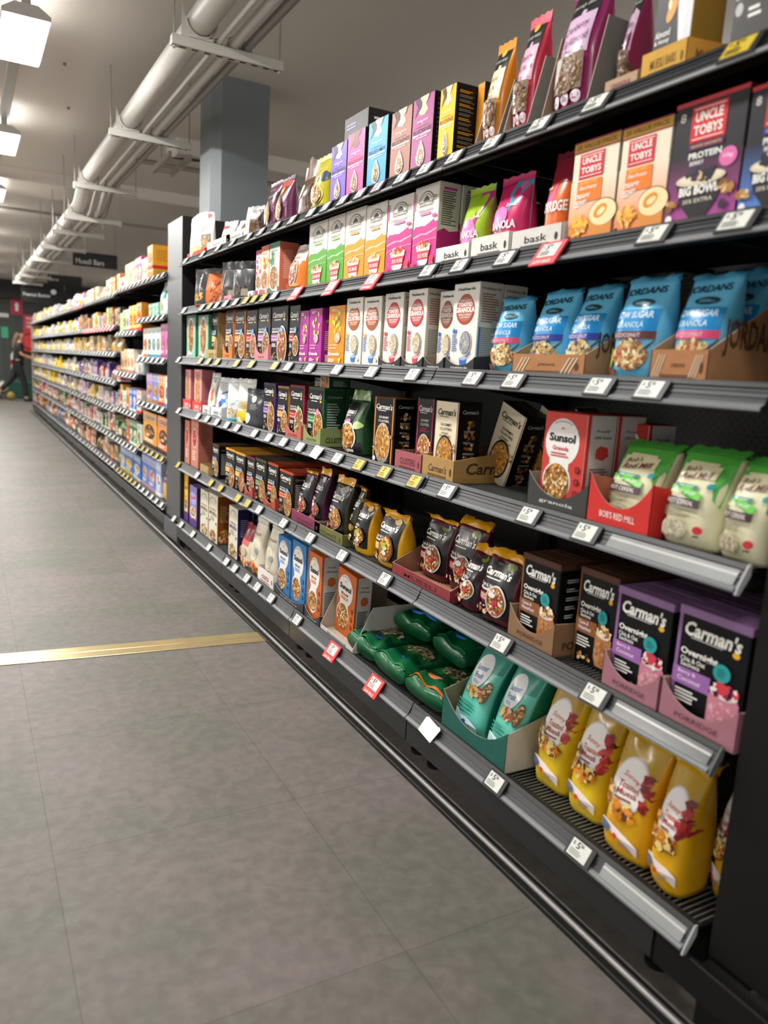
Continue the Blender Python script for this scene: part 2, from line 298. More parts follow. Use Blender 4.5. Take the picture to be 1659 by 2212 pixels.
# brass expansion strip across the floor
mb = MB(); BR = empty('brass_floor_strip', (0, 3.235, 0), math.atan2(-.095, 1.12))
tag(BR, 'brass expansion strip crossing the grey floor', 'floor strip')
brass = material('brushed_brass', .3, H('d2bd88'), metal=.7, noise=.2, nscale=50)
for k in (0, 1):
    q = MB(); q.box(-3, 1.19, -.062 + k * .064, -.002 + k * .064, 0, .004, bev=.0015); part(q.build('brass_flange', brass), BR)
q = MB(); q.box(-3, 1.19, -.004, .004, .0005, .0022); part(q.build('groove', material('dark_brass', .5, H('6d5a2e'), metal=.6)), BR)
ITEMS = [
 ('bag', 'redwhite', 1, 1.225, 4.617, 1.8225, 0.334, 0.228, 0.05, 0, 0.15, 'white paper bag with a red logo at the far end of the top shelf'),
 ('bag', 'whitelow', 1, 1.225, 4.0952, 1.8225, 0.1115, 0.132, 0.05, -0.15, 0.35, 'low white bag with a red corner tab in the white tray'),
 ('bag', 'whitewin', 1, 1.235, 3.9045, 1.8225, 0.125, 0.119, 0.05, -0.35, 0.35, 'white bag slumped back showing brown granola, far left on the top shelf'),
 ('bag', 'clearwin', 1, 1.225, 3.6598, 1.82, 0.1335, 0.141, 0.05, 0, 0.35, 'tall clear bag with a white label strip beside the purple pouches'),
 ('pouch', 'plum1', 1, 1.225, 3.4412, 1.82, 0.1475, 0.213, 0.08, 0, 0, 'plum pouch with a dark label band, first of the two plum pouches'),
 ('pouch', 'plum2', 1, 1.225, 3.2928, 1.82, 0.1475, 0.207, 0.08, 0, 0, 'plum pouch with a coral corner and drop-shaped window'),
 ('bag', 'kraft', 1, 1.225, 3.0453, 1.82, 0.1435, 0.207, 0.09, 0, 0, 'brown kraft paper bag with a folded peaked top'),
 ('pouch', 'chartreuse', 1, 1.225, 2.9007, 1.82, 0.1435, 0.216, 0.08, 0, 0, 'yellow-green pouch with a round granola window'),
 ('buck', 'violet', 1, 1.225, 2.698, 1.82, 0.135, 0.206, 0.075, 0, 0, 'violet carton with a cream and dark blot and drop window on the top shelf'),
 ('buck', 'pink', 1, 1.225, 2.558, 1.82, 0.137, 0.217, 0.075, 0, 0, 'bright pink carton with a brown blot and drop window on the top shelf'),
 ('buck', 'sky', 1, 1.225, 2.396, 1.82, 0.139, 0.217, 0.075, 0, 0, 'sky blue carton with a cream blot and drop window on the top shelf'),
 ('buck', 'cocoa', 1, 1.225, 2.238, 1.82, 0.131, 0.209, 0.075, 0, 0, 'dusty brown carton with a cream blot and drop window on the top shelf'),
 ('buck', 'mauve', 1, 1.225, 2.108, 1.82, 0.124, 0.212, 0.075, 0, 0, 'mauve carton with a cream blot and drop window on the top shelf'),
 ('buck', 'sun', 1, 1.225, 1.9736, 1.82, 0.0838, 0.202, 0.075, 0, 0, 'bright yellow carton with a cream blot and drop window on the top shelf'),
 ('carton', 'darkback', 1, 1.31, 2.745, 2.036, 0.2, 0.12, 0.12, 0, 0, 'dark grey carton standing behind the violet and pink cartons'),
 ('carton', 'darkback2', 1, 1.295, 1.9134, 1.82, 0.0348, 0.209, 0.06, 0, 0, 'narrow orange and black carton behind the kraft tray on the top shelf'),
 ('pouch', 'orangepure', 1, 1.225, 1.7628, 1.8225, 0.0755, 0.257, 0.08, 0, 0, 'orange and black pouch with a cream granola panel on the top shelf'),
 ('pouch', 'redpure', 1, 1.225, 1.6378, 1.8225, 0.0795, 0.279, 0.09, 0, 0, 'red and black pouch with pink handwritten panel'),
 ('pouch', 'magpure', 1, 1.225, 1.466, 1.8225, 0.128, 0.298, 0.1, -0.02, 0, 'magenta and black pouch with lilac panel and clear window'),
 ('pouch', 'magpure2', 1, 1.275, 1.3508, 1.82, 0.0345, 0.268, 0.09, 0, 0, 'magenta pouch set back in a printed kraft tray'),
 ('carton', 'blackgold', 1, 1.235, 1.181, 1.8225, 0.094, 0.216, 0.09, 0, 0, 'glossy black carton standing in a mustard tray on the top shelf'),
 ('carton', 'creamred', 1, 1.225, 0.993, 1.82, 0.079, 0.22, 0.09, 0, 0, 'cream and red carton with a dark base band, nearest on the top shelf'),
 ('bag', 'orangekraft', 2, 1.225, 4.404, 1.532, 0.31, 0.207, 0.05, 0, 0.35, 'kraft and black snack bag at the far end of the second shelf'),
 ('bag', 'smoke', 2, 1.225, 4.029, 1.5345, 0.156, 0.207, 0.05, 0, 0.35, 'smoky clear bag of dark clusters behind a pink tray'),
 ('bag', 'smoke', 2, 1.225, 3.81, 1.532, 0.174, 0.192, 0.05, 0, 0.35, 'smoky clear bag of dark clusters beside the pink patterned carton'),
 ('wavy', 'pinkw', 2, 1.225, 3.5501, 1.532, 0.0727, 0.211, 0.07, 0, 0, 'narrow pink patterned carton with a bowl of granola'),
 ('wavy', 'yelloww', 2, 1.225, 3.4611, 1.532, 0.1032, 0.222, 0.07, 0, 0, 'narrow yellow patterned carton with a bowl of granola'),
 ('wavy', 'greenw', 2, 1.225, 3.339, 1.532, 0.13, 0.223, 0.09, 0, 0, 'narrow green and white patterned carton with a coral side'),
 ('bag', 'orangebowl', 2, 1.225, 3.114, 1.532, 0.15, 0.196, 0.1, 0, 0, 'orange and white bag printed with a bowl of muesli'),
 ('arnold', 'green', 2, 1.225, 2.86, 1.532, 0.178, 0.246, 0.075, 0, 0, 'green and white porridge carton, the farther of the two green ones'),
 ('arnold', 'green', 2, 1.225, 2.692, 1.532, 0.149, 0.246, 0.075, 0, 0, 'green and white porridge carton, the nearer of the two green ones'),
 ('arnold', 'orange', 2, 1.225, 2.533, 1.532, 0.161, 0.246, 0.075, 0, 0, 'orange and white porridge carton, the farther of the two orange ones'),
 ('arnold', 'orange', 2, 1.225, 2.375, 1.532, 0.149, 0.239, 0.075, 0, 0, 'orange and white porridge carton, the nearer of the two orange ones'),
 ('arnold', 'pink', 2, 1.225, 2.212, 1.532, 0.163, 0.235, 0.075, 0, 0, 'pink and white porridge carton, the farther of the two pink ones'),
 ('arnold', 'pink', 2, 1.225, 2.055, 1.532, 0.14, 0.242, 0.075, 0, 0, 'pink and white porridge carton, the nearer of the two pink ones'),
 ('pouch', 'lime', 2, 1.245, 1.8585, 1.5345, 0.121, 0.213, 0.09, 0, 0, 'lime and magenta pouch rising from a white tray'),
 ('pouch', 'teal', 2, 1.245, 1.7, 1.5345, 0.135, 0.214, 0.09, 0, 0, 'pink and teal pouch rising from a white tray'),
 ('pouch', 'porridge', 2, 1.245, 1.503, 1.5345, 0.098, 0.233, 0.09, 0, 0, 'orange and crimson pouch in the torn white tray'),
 ('tobys', '', 2, 1.225, 1.348, 1.532, 0.141, 0.217, 0.08, 0, 0, 'white and orange sachet carton with a gold top band, the farther of the pair'),
 ('tobys', '', 2, 1.225, 1.206, 1.532, 0.133, 0.215, 0.08, 0, 0, 'white and orange sachet carton with a gold top band, the nearer of the pair'),
 ('bowl', 'purple', 2, 1.225, 1.055, 1.532, 0.162, 0.225, 0.09, 0, 0, 'big purple and black carton printed with a black bowl'),
 ('bowl', 'blue', 2, 1.225, 0.903, 1.532, 0.136, 0.214, 0.09, 0, 0, 'big blue and black carton cut by the right edge of the photo'),
 ('mint', '', 3, 1.225, 4.766, 1.235, 0.209, 0.256, 0.07, 0, 0, 'mint green carton with a bowl picture, the farther of the two mint ones'),
 ('mint', '', 3, 1.225, 4.489, 1.235, 0.213, 0.247, 0.07, 0, 0, 'mint green carton with a bowl picture, the nearer of the two mint ones'),
 ('carman', 'tan', 3, 1.245, 4.318, 1.2375, 0.116, 0.252, 0.1, 0, 0, 'black and tan carton standing in a kraft tray on the third shelf'),
 ('carman', 'orange', 3, 1.225, 3.976, 1.2375, 0.138, 0.252, 0.09, 0, 0, 'black granola carton with an orange side and flavour band, in an orange tray'),
 ('carman', 'orange', 3, 1.225, 3.8045, 1.235, 0.172, 0.247, 0.09, 0, 0, 'black granola carton with an orange flavour band beside the orange tray'),
 ('carman', 'redblue', 3, 1.225, 3.6248, 1.235, 0.1575, 0.241, 0.09, 0, 0, 'black granola carton with a red band and light blue badge'),
 ('carman', 'lilac', 3, 1.225, 3.448, 1.2375, 0.166, 0.243, 0.09, 0, 0, 'black granola carton with a lilac band in a pink tray'),
 ('carman', 'lilac2', 3, 1.225, 3.2503, 1.235, 0.1995, 0.244, 0.09, 0, 0, 'wide black granola carton with a lilac band and fruit bowl'),
 ('carman', 'brick', 3, 1.225, 3.0714, 1.235, 0.1152, 0.238, 0.09, 0, 0, 'black granola carton with a brick red band beside the magenta cartons'),
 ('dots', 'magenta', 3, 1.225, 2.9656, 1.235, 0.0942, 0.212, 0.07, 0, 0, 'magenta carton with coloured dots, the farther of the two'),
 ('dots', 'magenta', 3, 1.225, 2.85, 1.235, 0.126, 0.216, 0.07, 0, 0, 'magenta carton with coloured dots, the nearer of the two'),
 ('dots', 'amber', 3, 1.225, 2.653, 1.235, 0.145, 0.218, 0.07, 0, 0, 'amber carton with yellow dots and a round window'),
 ('hubb', 'brown', 3, 1.225, 2.506, 1.235, 0.133, 0.239, 0.08, 0, 0, 'white clusters carton with a brown almond shape, the farther of the two'),
 ('hubb', 'brown', 3, 1.225, 2.366, 1.235, 0.132, 0.235, 0.08, 0, 0, 'white clusters carton with a brown almond shape, the nearer of the two'),
 ('hubb', 'red', 3, 1.225, 2.217, 1.2375, 0.126, 0.236, 0.08, 0, 0, 'white granola carton with a red oval, the farther of the two'),
 ('hubb', 'red', 3, 1.225, 2.069, 1.2375, 0.114, 0.239, 0.08, 0, 0, 'white granola carton with a red oval, the nearer of the two'),
 ('hubb', 'rust', 3, 1.255, 1.946, 1.2375, 0.089, 0.229, 0.08, 0, 0, 'white granola carton with a rust oval set back beside the open tray gap'),
 ('hubb', 'rust2', 3, 1.225, 1.807, 1.2375, 0.127, 0.239, 0.08, 0, 0, 'white granola carton with a rust oval and blue cup, nearest of the white row'),
 ('jordan', 'pinkband', 3, 1.225, 1.629, 1.235, 0.112, 0.209, 0.1, 0, 0.1, 'light blue granola bag with a pink band, farthest of the blue bags'),
 ('jordan', 'navyband', 3, 1.24, 1.49, 1.2375, 0.126, 0.22, 0.1, -0.05, 0, 'light blue granola bag with a navy band in the kraft tray, the farther one'),
 ('jordan', 'navyband', 3, 1.237, 1.3625, 1.2375, 0.111, 0.224, 0.1, -0.12, 0, 'light blue granola bag with a navy band in the kraft tray, the nearer one'),
 ('jordan', 'brownband', 3, 1.225, 1.193, 1.235, 0.131, 0.229, 0.1, -0.04, 0, 'light blue granola bag with a brown band standing between the trays'),
 ('jordan', 'pinkband', 3, 1.243, 1.0525, 1.2375, 0.119, 0.225, 0.1, -0.08, 0, 'light blue granola bag with a pink band in the nearer kraft tray'),
 ('jordan', 'pinkband', 3, 1.355, 1.0602, 1.2375, 0.1035, 0.249, 0.1, -0.1, 0, 'light blue granola bag tucked behind the nearest one in the kraft tray'),
 ('pinktall', '', 4, 1.225, 4.8272, 0.9195, 0.1315, 0.243, 0.08, 0, 0, 'tall pale pink carton with a red base tray, the farther of the two'),
 ('pinktall', '', 4, 1.225, 4.593, 0.9195, 0.171, 0.25, 0.08, 0, 0, 'tall pale pink carton with a red base tray, the nearer of the two'),
 ('bag', 'orangew', 4, 1.245, 4.398, 0.9195, 0.078, 0.24, 0.05, -0.1, 0.35, 'small white and orange pouch leaning in a white tray'),
 ('bag', 'bluew', 4, 1.245, 4.1945, 0.9195, 0.135, 0.219, 0.05, -0.12, 0.35, 'small white and blue pouch leaning in a white tray'),
 ('bag', 'ketow', 4, 1.225, 3.89, 0.917, 0.15, 0.225, 0.05, 0, 0.35, 'white and turquoise pouch with an oat picture'),
 ('bag', 'yelloww', 4, 1.225, 3.722, 0.917, 0.138, 0.231, 0.05, 0, 0.35, 'white and yellow striped pouch with a folded side'),
 ('bag', 'blackw', 4, 1.225, 3.583, 0.917, 0.138, 0.187, 0.05, 0, 0.35, 'black pouch with a white oval beside the purple-edged carton'),
 ('carman', 'purple', 4, 1.225, 3.348, 0.917, 0.155, 0.223, 0.09, 0, 0, 'black clusters carton with a purple side, fourth shelf'),
 ('carman', 'mustard', 4, 1.225, 3.1752, 0.917, 0.1305, 0.216, 0.09, 0, 0, 'black clusters carton with an orange band, half hidden between its neighbours'),
 ('carman', 'crimson', 4, 1.225, 3.0122, 0.9195, 0.1605, 0.225, 0.09, 0, 0, 'black clusters carton with a crimson edge in the coral tray'),
 ('carman', 'forest', 4, 1.225, 2.8118, 0.9195, 0.1585, 0.226, 0.09, 0, 0, 'black clusters carton with a green side in the green tray'),
 ('carman', 'forest', 4, 1.255, 2.8282, 1.147, 0.1505, 0.036, 0.09, 0, 0, 'dark green carton lying on top of the green clusters carton'),
 ('bag', 'greenbag', 4, 1.225, 2.514, 0.917, 0.15, 0.236, 0.11, 0, 0, 'dark green bag with an apricot bowl picture'),
 ('gourmet', 'honey', 4, 1.225, 2.242, 0.917, 0.149, 0.221, 0.08, 0, 0, 'black carton with orange edge stripes and a granola plate'),
 ('gourmet', 'berry', 4, 1.255, 2.028, 0.9195, 0.104, 0.229, 0.08, 0, 0, 'black carton with a crimson edge stripe in the pink tray'),
 ('gourmet', 'cream', 4, 1.235, 1.877, 0.9195, 0.127, 0.229, 0.08, 0, 0, 'cream fronted carton with a dark bowl in the tan tray'),
 ('sunsol', 'red', 4, 1.23, 1.363, 0.9195, 0.147, 0.234, 0.09, 0, 0, 'red carton with a white figure-eight panel in a dark tray'),
 ('sunsol', 'red', 4, 1.385, 1.313, 0.9195, 0.121, 0.217, 0.09, 0, 0, 'red carton standing behind the red tray'),
 ('bob', '', 4, 1.24, 1.165, 0.9195, 0.148, 0.194, 0.11, -0.08, 0, 'cream and green cereal bag in the red tray'),
 ('bob', '', 4, 1.225, 0.9974, 0.917, 0.1342, 0.203, 0.12, -0.05, 0, 'cream and green cereal bag standing between the red tray and the leaning bag'),
 ('bob', '', 4, 1.225, 0.8756, 0.917, 0.1073, 0.196, 0.12, -0.05, -0.05, 'cream and green cereal bag at the near end, twisted to the right'),
 ('salmon', '', 5, 1.225, 4.834, 0.569, 0.118, 0.277, 0.09, 0, 0, 'tall salmon carton with a red oval, the farther of the two'),
 ('salmon', '', 5, 1.225, 4.653, 0.569, 0.169, 0.293, 0.09, 0, 0, 'tall salmon carton with a red oval, the nearer of the two'),
 ('carman', 'blackw', 5, 1.235, 4.2282, 0.569, 0.1255, 0.193, 0.09, 0, 0, 'black carton with brown lid beside the kraft tray on the fifth shelf'),
 ('carman', 'yellowlid', 5, 1.225, 3.918, 0.569, 0.165, 0.202, 0.085, 0, 0, 'black carton with a yellow lid, the farther of the two'),
 ('carman', 'yellowlid', 5, 1.225, 3.751, 0.569, 0.153, 0.2, 0.085, 0, 0, 'black carton with a yellow lid, the nearer of the two'),
 ('carman', 'maroonlid', 5, 1.225, 3.5822, 0.5715, 0.1175, 0.198, 0.085, 0, 0, 'narrow black carton with a maroon lid in a red tray'),
 ('carman', 'olivelid', 5, 1.225, 3.437, 0.569, 0.145, 0.208, 0.085, 0, 0, 'black carton with an olive lid and blue badge'),
 ('carman', 'orangelid', 5, 1.225, 3.273, 0.5715, 0.129, 0.208, 0.085, 0, 0, 'black carton with an orange lid in a rust tray'),
 ('carman', 'orangelid', 5, 1.225, 3.106, 0.569, 0.158, 0.199, 0.085, 0, 0, 'black carton with an orange lid beside the purple bags'),
 ('cbag', 'plum', 5, 1.235, 2.9418, 0.5715, 0.1135, 0.24, 0.1, 0, 0, 'black and plum muesli bag, the farther of the two in a magenta tray'),
 ('cbag', 'plum', 5, 1.235, 2.804, 0.5715, 0.1, 0.256, 0.1, 0, 0, 'black and plum muesli bag, the nearer of the two in a magenta tray'),
 ('cbag', 'olive', 5, 1.235, 2.618, 0.5715, 0.15, 0.246, 0.1, 0, 0, 'black and olive muesli bag, the farther of the two in an olive tray'),
 ('cbag', 'olive', 5, 1.235, 2.4608, 0.569, 0.0465, 0.25, 0.1, 0, 0, 'black and olive muesli bag, the nearer of the two in an olive tray'),
 ('cbag', 'yellow', 5, 1.225, 2.3818, 0.569, 0.1095, 0.211, 0.1, 0, 0, 'black and yellow muesli bag with apple picture, the farther one'),
 ('cbag', 'yellow', 5, 1.225, 2.191, 0.569, 0.167, 0.201, 0.1, 0, 0, 'black and yellow muesli bag with apple picture, the nearer one'),
 ('cbag', 'maroon', 5, 1.295, 2.006, 0.5715, 0.163, 0.217, 0.1, 0, 0, 'maroon muesli bag standing upright in the kraft backed tray'),
 ('cbag', 'maroon', 5, 1.295, 1.839, 0.5715, 0.157, 0.235, 0.1, 0, 0, 'maroon muesli bag with yellow top, shadowed behind the leaning ones'),
 ('cbag', 'maroon', 5, 1.225, 1.7052, 0.569, 0.0985, 0.186, 0.1, -0.12, 0, 'maroon muesli bag leaning out over the price rail'),
 ('cbag', 'maroon', 5, 1.225, 1.574, 0.569, 0.155, 0.203, 0.1, 0, 0, 'maroon muesli bag with raspberry bowl next to the brown overnight carton'),
 ('night', 'brown', 5, 1.233, 1.401, 0.5715, 0.141, 0.222, 0.08, 0, 0, 'black carton with a brown lid standing in a kraft tray'),
 ('night', 'brown', 5, 1.265, 1.235, 0.569, 0.123, 0.23, 0.08, 0, 0, 'black carton with a brown lid set back on the wire shelf'),
 ('night', 'violet', 5, 1.233, 1.0702, 0.5715, 0.1495, 0.226, 0.08, 0, 0, 'black carton with a violet lid in a pink tray, the farther of the two'),
 ('night', 'violet', 5, 1.233, 0.9, 0.5715, 0.162, 0.234, 0.08, 0, 0, 'black carton with a violet lid in a pink tray, the nearer of the two'),
 ('kids', 'yellow', 6, 1.225, 4.8428, 0.195, 0.1005, 0.303, 0.06, 0, 0, 'yellow and purple cereal carton at the far end of the bottom shelf'),
 ('kids', 'lilac', 6, 1.225, 4.668, 0.195, 0.174, 0.254, 0.06, 0, 0, 'lilac cereal carton with a pink name on the bottom shelf'),
 ('muesli', 'brown', 6, 1.225, 4.413, 0.195, 0.174, 0.269, 0.08, 0, 0, 'cream muesli carton with a brown side, the farther of the two'),
 ('muesli', 'brown', 6, 1.225, 4.226, 0.195, 0.181, 0.279, 0.08, 0, 0, 'cream muesli carton with a brown side, the nearer of the two'),
 ('muesli', 'navy', 6, 1.225, 3.846, 0.195, 0.155, 0.274, 0.08, 0, 0, 'cream muesli carton with a navy side'),
 ('bag', 'creamred', 6, 1.225, 3.669, 0.195, 0.15, 0.22, 0.1, 0, 0, 'cream bag with a red top and fruit base, farthest of the three'),
 ('bag', 'creamfruit', 6, 1.225, 3.511, 0.195, 0.15, 0.291, 0.1, 0, 0, 'cream bag with orange fruit base, middle of the three'),
 ('bag', 'creamfruit', 6, 1.235, 3.33, 0.1975, 0.15, 0.295, 0.1, 0, 0, 'cream bag with orange fruit base rising from a white tray'),
 ('sunsol', 'blue', 6, 1.225, 3.1, 0.1975, 0.153, 0.273, 0.08, 0, 0, 'blue carton with a white figure-eight panel, the farther of the two'),
 ('sunsol', 'blue', 6, 1.225, 2.927, 0.1975, 0.149, 0.287, 0.08, 0, 0, 'blue carton with a white figure-eight panel, the nearer of the two'),
 ('sunsol', 'orange', 6, 1.225, 2.7508, 0.1975, 0.1295, 0.281, 0.08, 0, 0, 'orange carton with a white figure-eight panel and white side'),
 ('sunsol', 'orange', 6, 1.265, 2.549, 0.1975, 0.161, 0.26, 0.07, -0.06, 0, 'orange carton leaning over in the open white tray'),
 ('mintbag', '', 6, 1.24, 1.6795, 0.1975, 0.144, 0.3, 0.12, -0.35, 0, 'mint green bag half hidden by its neighbour in the teal tray'),
 ('mintbag', '', 6, 1.235, 1.5132, 0.1975, 0.1295, 0.31, 0.12, -0.3, 0, 'mint green bag with a white oval label in the teal tray'),
 ('ybag', 'y', 6, 1.265, 1.352, 0.195, 0.118, 0.31, 0.12, -0.12, 0, 'yellow bag beside the teal tray, farthest of the yellow bags'),
 ('ybag', 'y', 6, 1.26, 1.217, 0.195, 0.117, 0.31, 0.12, -0.1, 0, 'yellow bag standing second from the teal tray'),
 ('ybag', '', 6, 1.23, 1.062, 0.195, 0.13, 0.3, 0.12, -0.06, 0, 'amber yellow bag with a round picture, third from the teal tray'),
 ('ybag', '', 6, 1.228, 0.9412, 0.195, 0.0895, 0.3, 0.12, -0.04, 0, 'amber yellow bag with a white oval label at the front edge, nearest of the row'),
 ('ybag', '', 6, 1.315, 0.8738, 0.195, 0.0435, 0.31, 0.12, 0, -0.1, 'amber yellow bag tucked against the black end panel'),
]
TRAYS = [
 (1, 4.6395, 1.821, 0.387, 0.03, 0.1, 0.03, 'd8402c', '', '', 0, 'small red tray under the white paper bag'),
 (1, 4.1818, 1.821, 0.4255, 0.045, 0.12, 0.045, 'e6e3da', '333333', 'GRANOLA', 0, 'white tray on the top shelf, nearer the end panel'),
 (1, 3.883, 1.821, 0.309, 0.045, 0.12, 0.045, 'e6e3da', '333333', 'GRANOLA', 0, 'white tray on the top shelf under the slumped bag'),
 (1, 1.754, 1.821, 0.101, 0.012, 0.16, 0.15, '7d766b', '', '', 0, 'grey board tray with tall sides around the orange and black pouch'),
 (1, 1.634, 1.821, 0.095, 0.012, 0.16, 0.17, '8d877c', '', '', 0, 'grey board tray with tall sides around the red pouch'),
 (1, 1.458, 1.821, 0.152, 0.012, 0.16, 0.19, '6d6a64', '', '', 0, 'dark grey board tray around the magenta pouch'),
 (1, 1.284, 1.821, 0.095, 0.03, 0.2, 0.11, 'b5987a', '8a2358', 'GRANOLA', 0, 'kraft tray with a magenta patch holding the set-back magenta pouch'),
 (1, 1.175, 1.821, 0.114, 0.052, 0.24, 0.075, 'd3a23a', '7a5a14', 'MUESLI BARS', 0, 'mustard yellow tray under the glossy black carton'),
 (2, 4.028, 1.533, 0.212, 0.03, 0.1, 0.03, 'e08a94', '8a3040', 'oats', 0, 'pink tray in front of the smoky clear bags'),
 (2, 3.626, 1.533, 0.075, 0.03, 0.1, 0.03, 'e9e6e0', '333333', 'oats', 0, 'tiny white tray beside the pink patterned carton'),
 (2, 1.88, 1.533, 0.172, 0.048, 0.15, 0.05, 'dedbd3', '2a2a2a', 'bask', 0, 'white tray in front of the lime and magenta pouch'),
 (2, 1.703, 1.533, 0.169, 0.055, 0.15, 0.06, 'dedbd3', '2a2a2a', 'bask', 0, 'white tray in front of the pink and teal pouch'),
 (2, 1.516, 1.533, 0.186, 0.05, 0.15, 0.085, 'd8d5cc', '2a2a2a', 'bask', 0, 'scuffed white tray in front of the orange and crimson pouch'),
 (3, 4.274, 1.236, 0.212, 0.05, 0.242, 0.07, 'b99a5c', '5c4416', 'oats', 0, 'kraft tray around the black and tan carton on the third shelf'),
 (3, 3.978, 1.236, 0.171, 0.06, 0.202, 0.06, 'd07a2c', '7a3a10', 'oats', 1, 'orange tray with a notched front'),
 (3, 3.448, 1.236, 0.192, 0.06, 0.202, 0.06, 'd88a90', '8a3a48', 'oats', 1, 'pink tray on the third shelf'),
 (3, 2.21, 1.236, 0.148, 0.028, 0.182, 0.03, '2b2b2c', 'e6e6e6', 'Hubbards', 1, 'dark curved tray under the farther red oval carton'),
 (3, 2.065, 1.236, 0.13, 0.028, 0.182, 0.03, '2b2b2c', 'e6e6e6', 'Hubbards', 1, 'dark curved tray under the nearer red oval carton'),
 (3, 1.938, 1.236, 0.113, 0.028, 0.2, 0.05, '2b2b2c', 'e6e6e6', 'Hubbards', 1, 'dark curved empty-fronted tray in the gap of the white cartons'),
 (3, 1.802, 1.236, 0.145, 0.03, 0.182, 0.06, '2b2b2c', 'e6e6e6', 'Hubbards', 1, 'dark curved tray under the nearest rust oval carton'),
 (3, 1.433, 1.236, 0.26, 0.05, 0.3, 0.2, 'b0784a', '5a3818', 'JORDANS', 0, 'kraft tray holding the two navy banded blue bags'),
 (3, 1.047, 1.236, 0.138, 0.062, 0.34, 0.24, 'b0784a', '5a3818', 'JORDANS', 0, 'kraft tray with a tall slanted side at the near end of the third shelf'),
 (4, 4.813, 0.918, 0.219, 0.06, 0.1, 0.06, 'cf3a34', 'ffffff', 'OATS', 0, 'red tray around the farther tall pink carton'),
 (4, 4.572, 0.918, 0.221, 0.06, 0.1, 0.06, 'cf3a34', 'ffffff', 'OATS', 0, 'red tray around the nearer tall pink carton'),
 (4, 4.363, 0.918, 0.156, 0.05, 0.12, 0.06, 'e8e8e6', '444444', 'oats', 0, 'white tray under the orange and white pouch'),
 (4, 4.163, 0.918, 0.206, 0.055, 0.12, 0.09, 'dfe4e6', '444444', 'oats', 0, 'white tray under the blue and white pouch'),
 (4, 3.018, 0.918, 0.18, 0.05, 0.202, 0.05, 'c0604e', '6a2820', 'CLUSTERS', 1, 'coral tray under the crimson-edged carton'),
 (4, 2.818, 0.918, 0.179, 0.055, 0.202, 0.07, '8f9a5a', '3c4420', 'CLUSTERS', 1, 'olive green tray under the green-sided carton'),
 (4, 2.05, 0.918, 0.166, 0.06, 0.22, 0.06, 'a8545c', '5a2028', 'CLUSTERS', 0, 'dusty pink tray in the shadowed gap on the fourth shelf'),
 (4, 1.875, 0.918, 0.174, 0.066, 0.42, 0.12, 'b28a4e', '4e3410', "Carman's", 0, 'long tan tray with handwriting on its side'),
 (4, 1.3535, 0.918, 0.21, 0.065, 0.207, 0.085, '3a3936', 'd8d8d8', 'granola', 1, 'dark grey tray with curved front around the red carton'),
 (4, 1.158, 0.918, 0.181, 0.085, 0.16, 0.085, 'd42a22', 'ffe9e0', "BOB'S RED MILL", 1, 'bright red tray with white writing'),
 (5, 4.383, 0.57, 0.18, 0.05, 0.12, 0.05, 'b0925a', '5c4416', '', 0, 'small kraft tray on the fifth shelf'),
 (5, 3.581, 0.57, 0.128, 0.045, 0.281, 0.045, 'a83838', '5a1a1a', 'oats', 1, 'small red tray under the maroon lidded carton'),
 (5, 3.282, 0.57, 0.161, 0.045, 0.281, 0.045, 'b0422e', '5a1a10', 'oats', 1, 'rust red tray under the orange lidded carton'),
 (5, 2.8512, 0.57, 0.3025, 0.05, 0.13, 0.05, '84284e', '4a1028', 'muesli', 0, 'magenta tray under the plum muesli bags'),
 (5, 2.619, 0.57, 0.266, 0.045, 0.13, 0.045, '6a6a30', '3a3a10', 'muesli', 0, 'olive tray under the olive muesli bags'),
 (5, 1.931, 0.57, 0.349, 0.038, 0.26, 0.15, '8c2a30', '4a1014', 'MUESLI', 0, 'maroon and kraft tray behind the leaning maroon bag'),
 (5, 1.398, 0.57, 0.177, 0.065, 0.274, 0.07, '8f6a48', '4a3018', 'PORRIDGE', 1, 'kraft brown tray under the brown lidded carton'),
 (5, 1.07, 0.57, 0.158, 0.062, 0.274, 0.065, 'a8707c', '5e3440', 'PORRIDGE', 1, 'pink tray under the farther violet lidded carton'),
 (5, 0.898, 0.57, 0.179, 0.062, 0.274, 0.065, 'a8707c', '5e3440', 'PORRIDGE', 1, 'pink tray under the nearer violet lidded carton'),
 (6, 3.3005, 0.196, 0.217, 0.07, 0.14, 0.085, 'e4e2de', 'b03a3a', 'oats', 0, 'white tray under the nearest cream bag'),
 (6, 3.006, 0.196, 0.349, 0.035, 0.266, 0.035, '2e3034', 'cccccc', 'sunsol', 1, 'dark tray under the two blue cartons'),
 (6, 2.74, 0.196, 0.159, 0.035, 0.266, 0.035, '2e3034', 'cccccc', 'sunsol', 1, 'dark tray under the upright orange carton'),
 (6, 2.503, 0.196, 0.299, 0.02, 0.3, 0.17, 'c9c7bf', '2a2a2a', 'Sunsol', 0, 'open white tray with the leaning orange carton'),
 (6, 1.6, 0.196, 0.311, 0.085, 0.24, 0.17, '0f5a50', 'd8e8e0', '', 1, 'teal and white tray holding the mint green bags'),
]
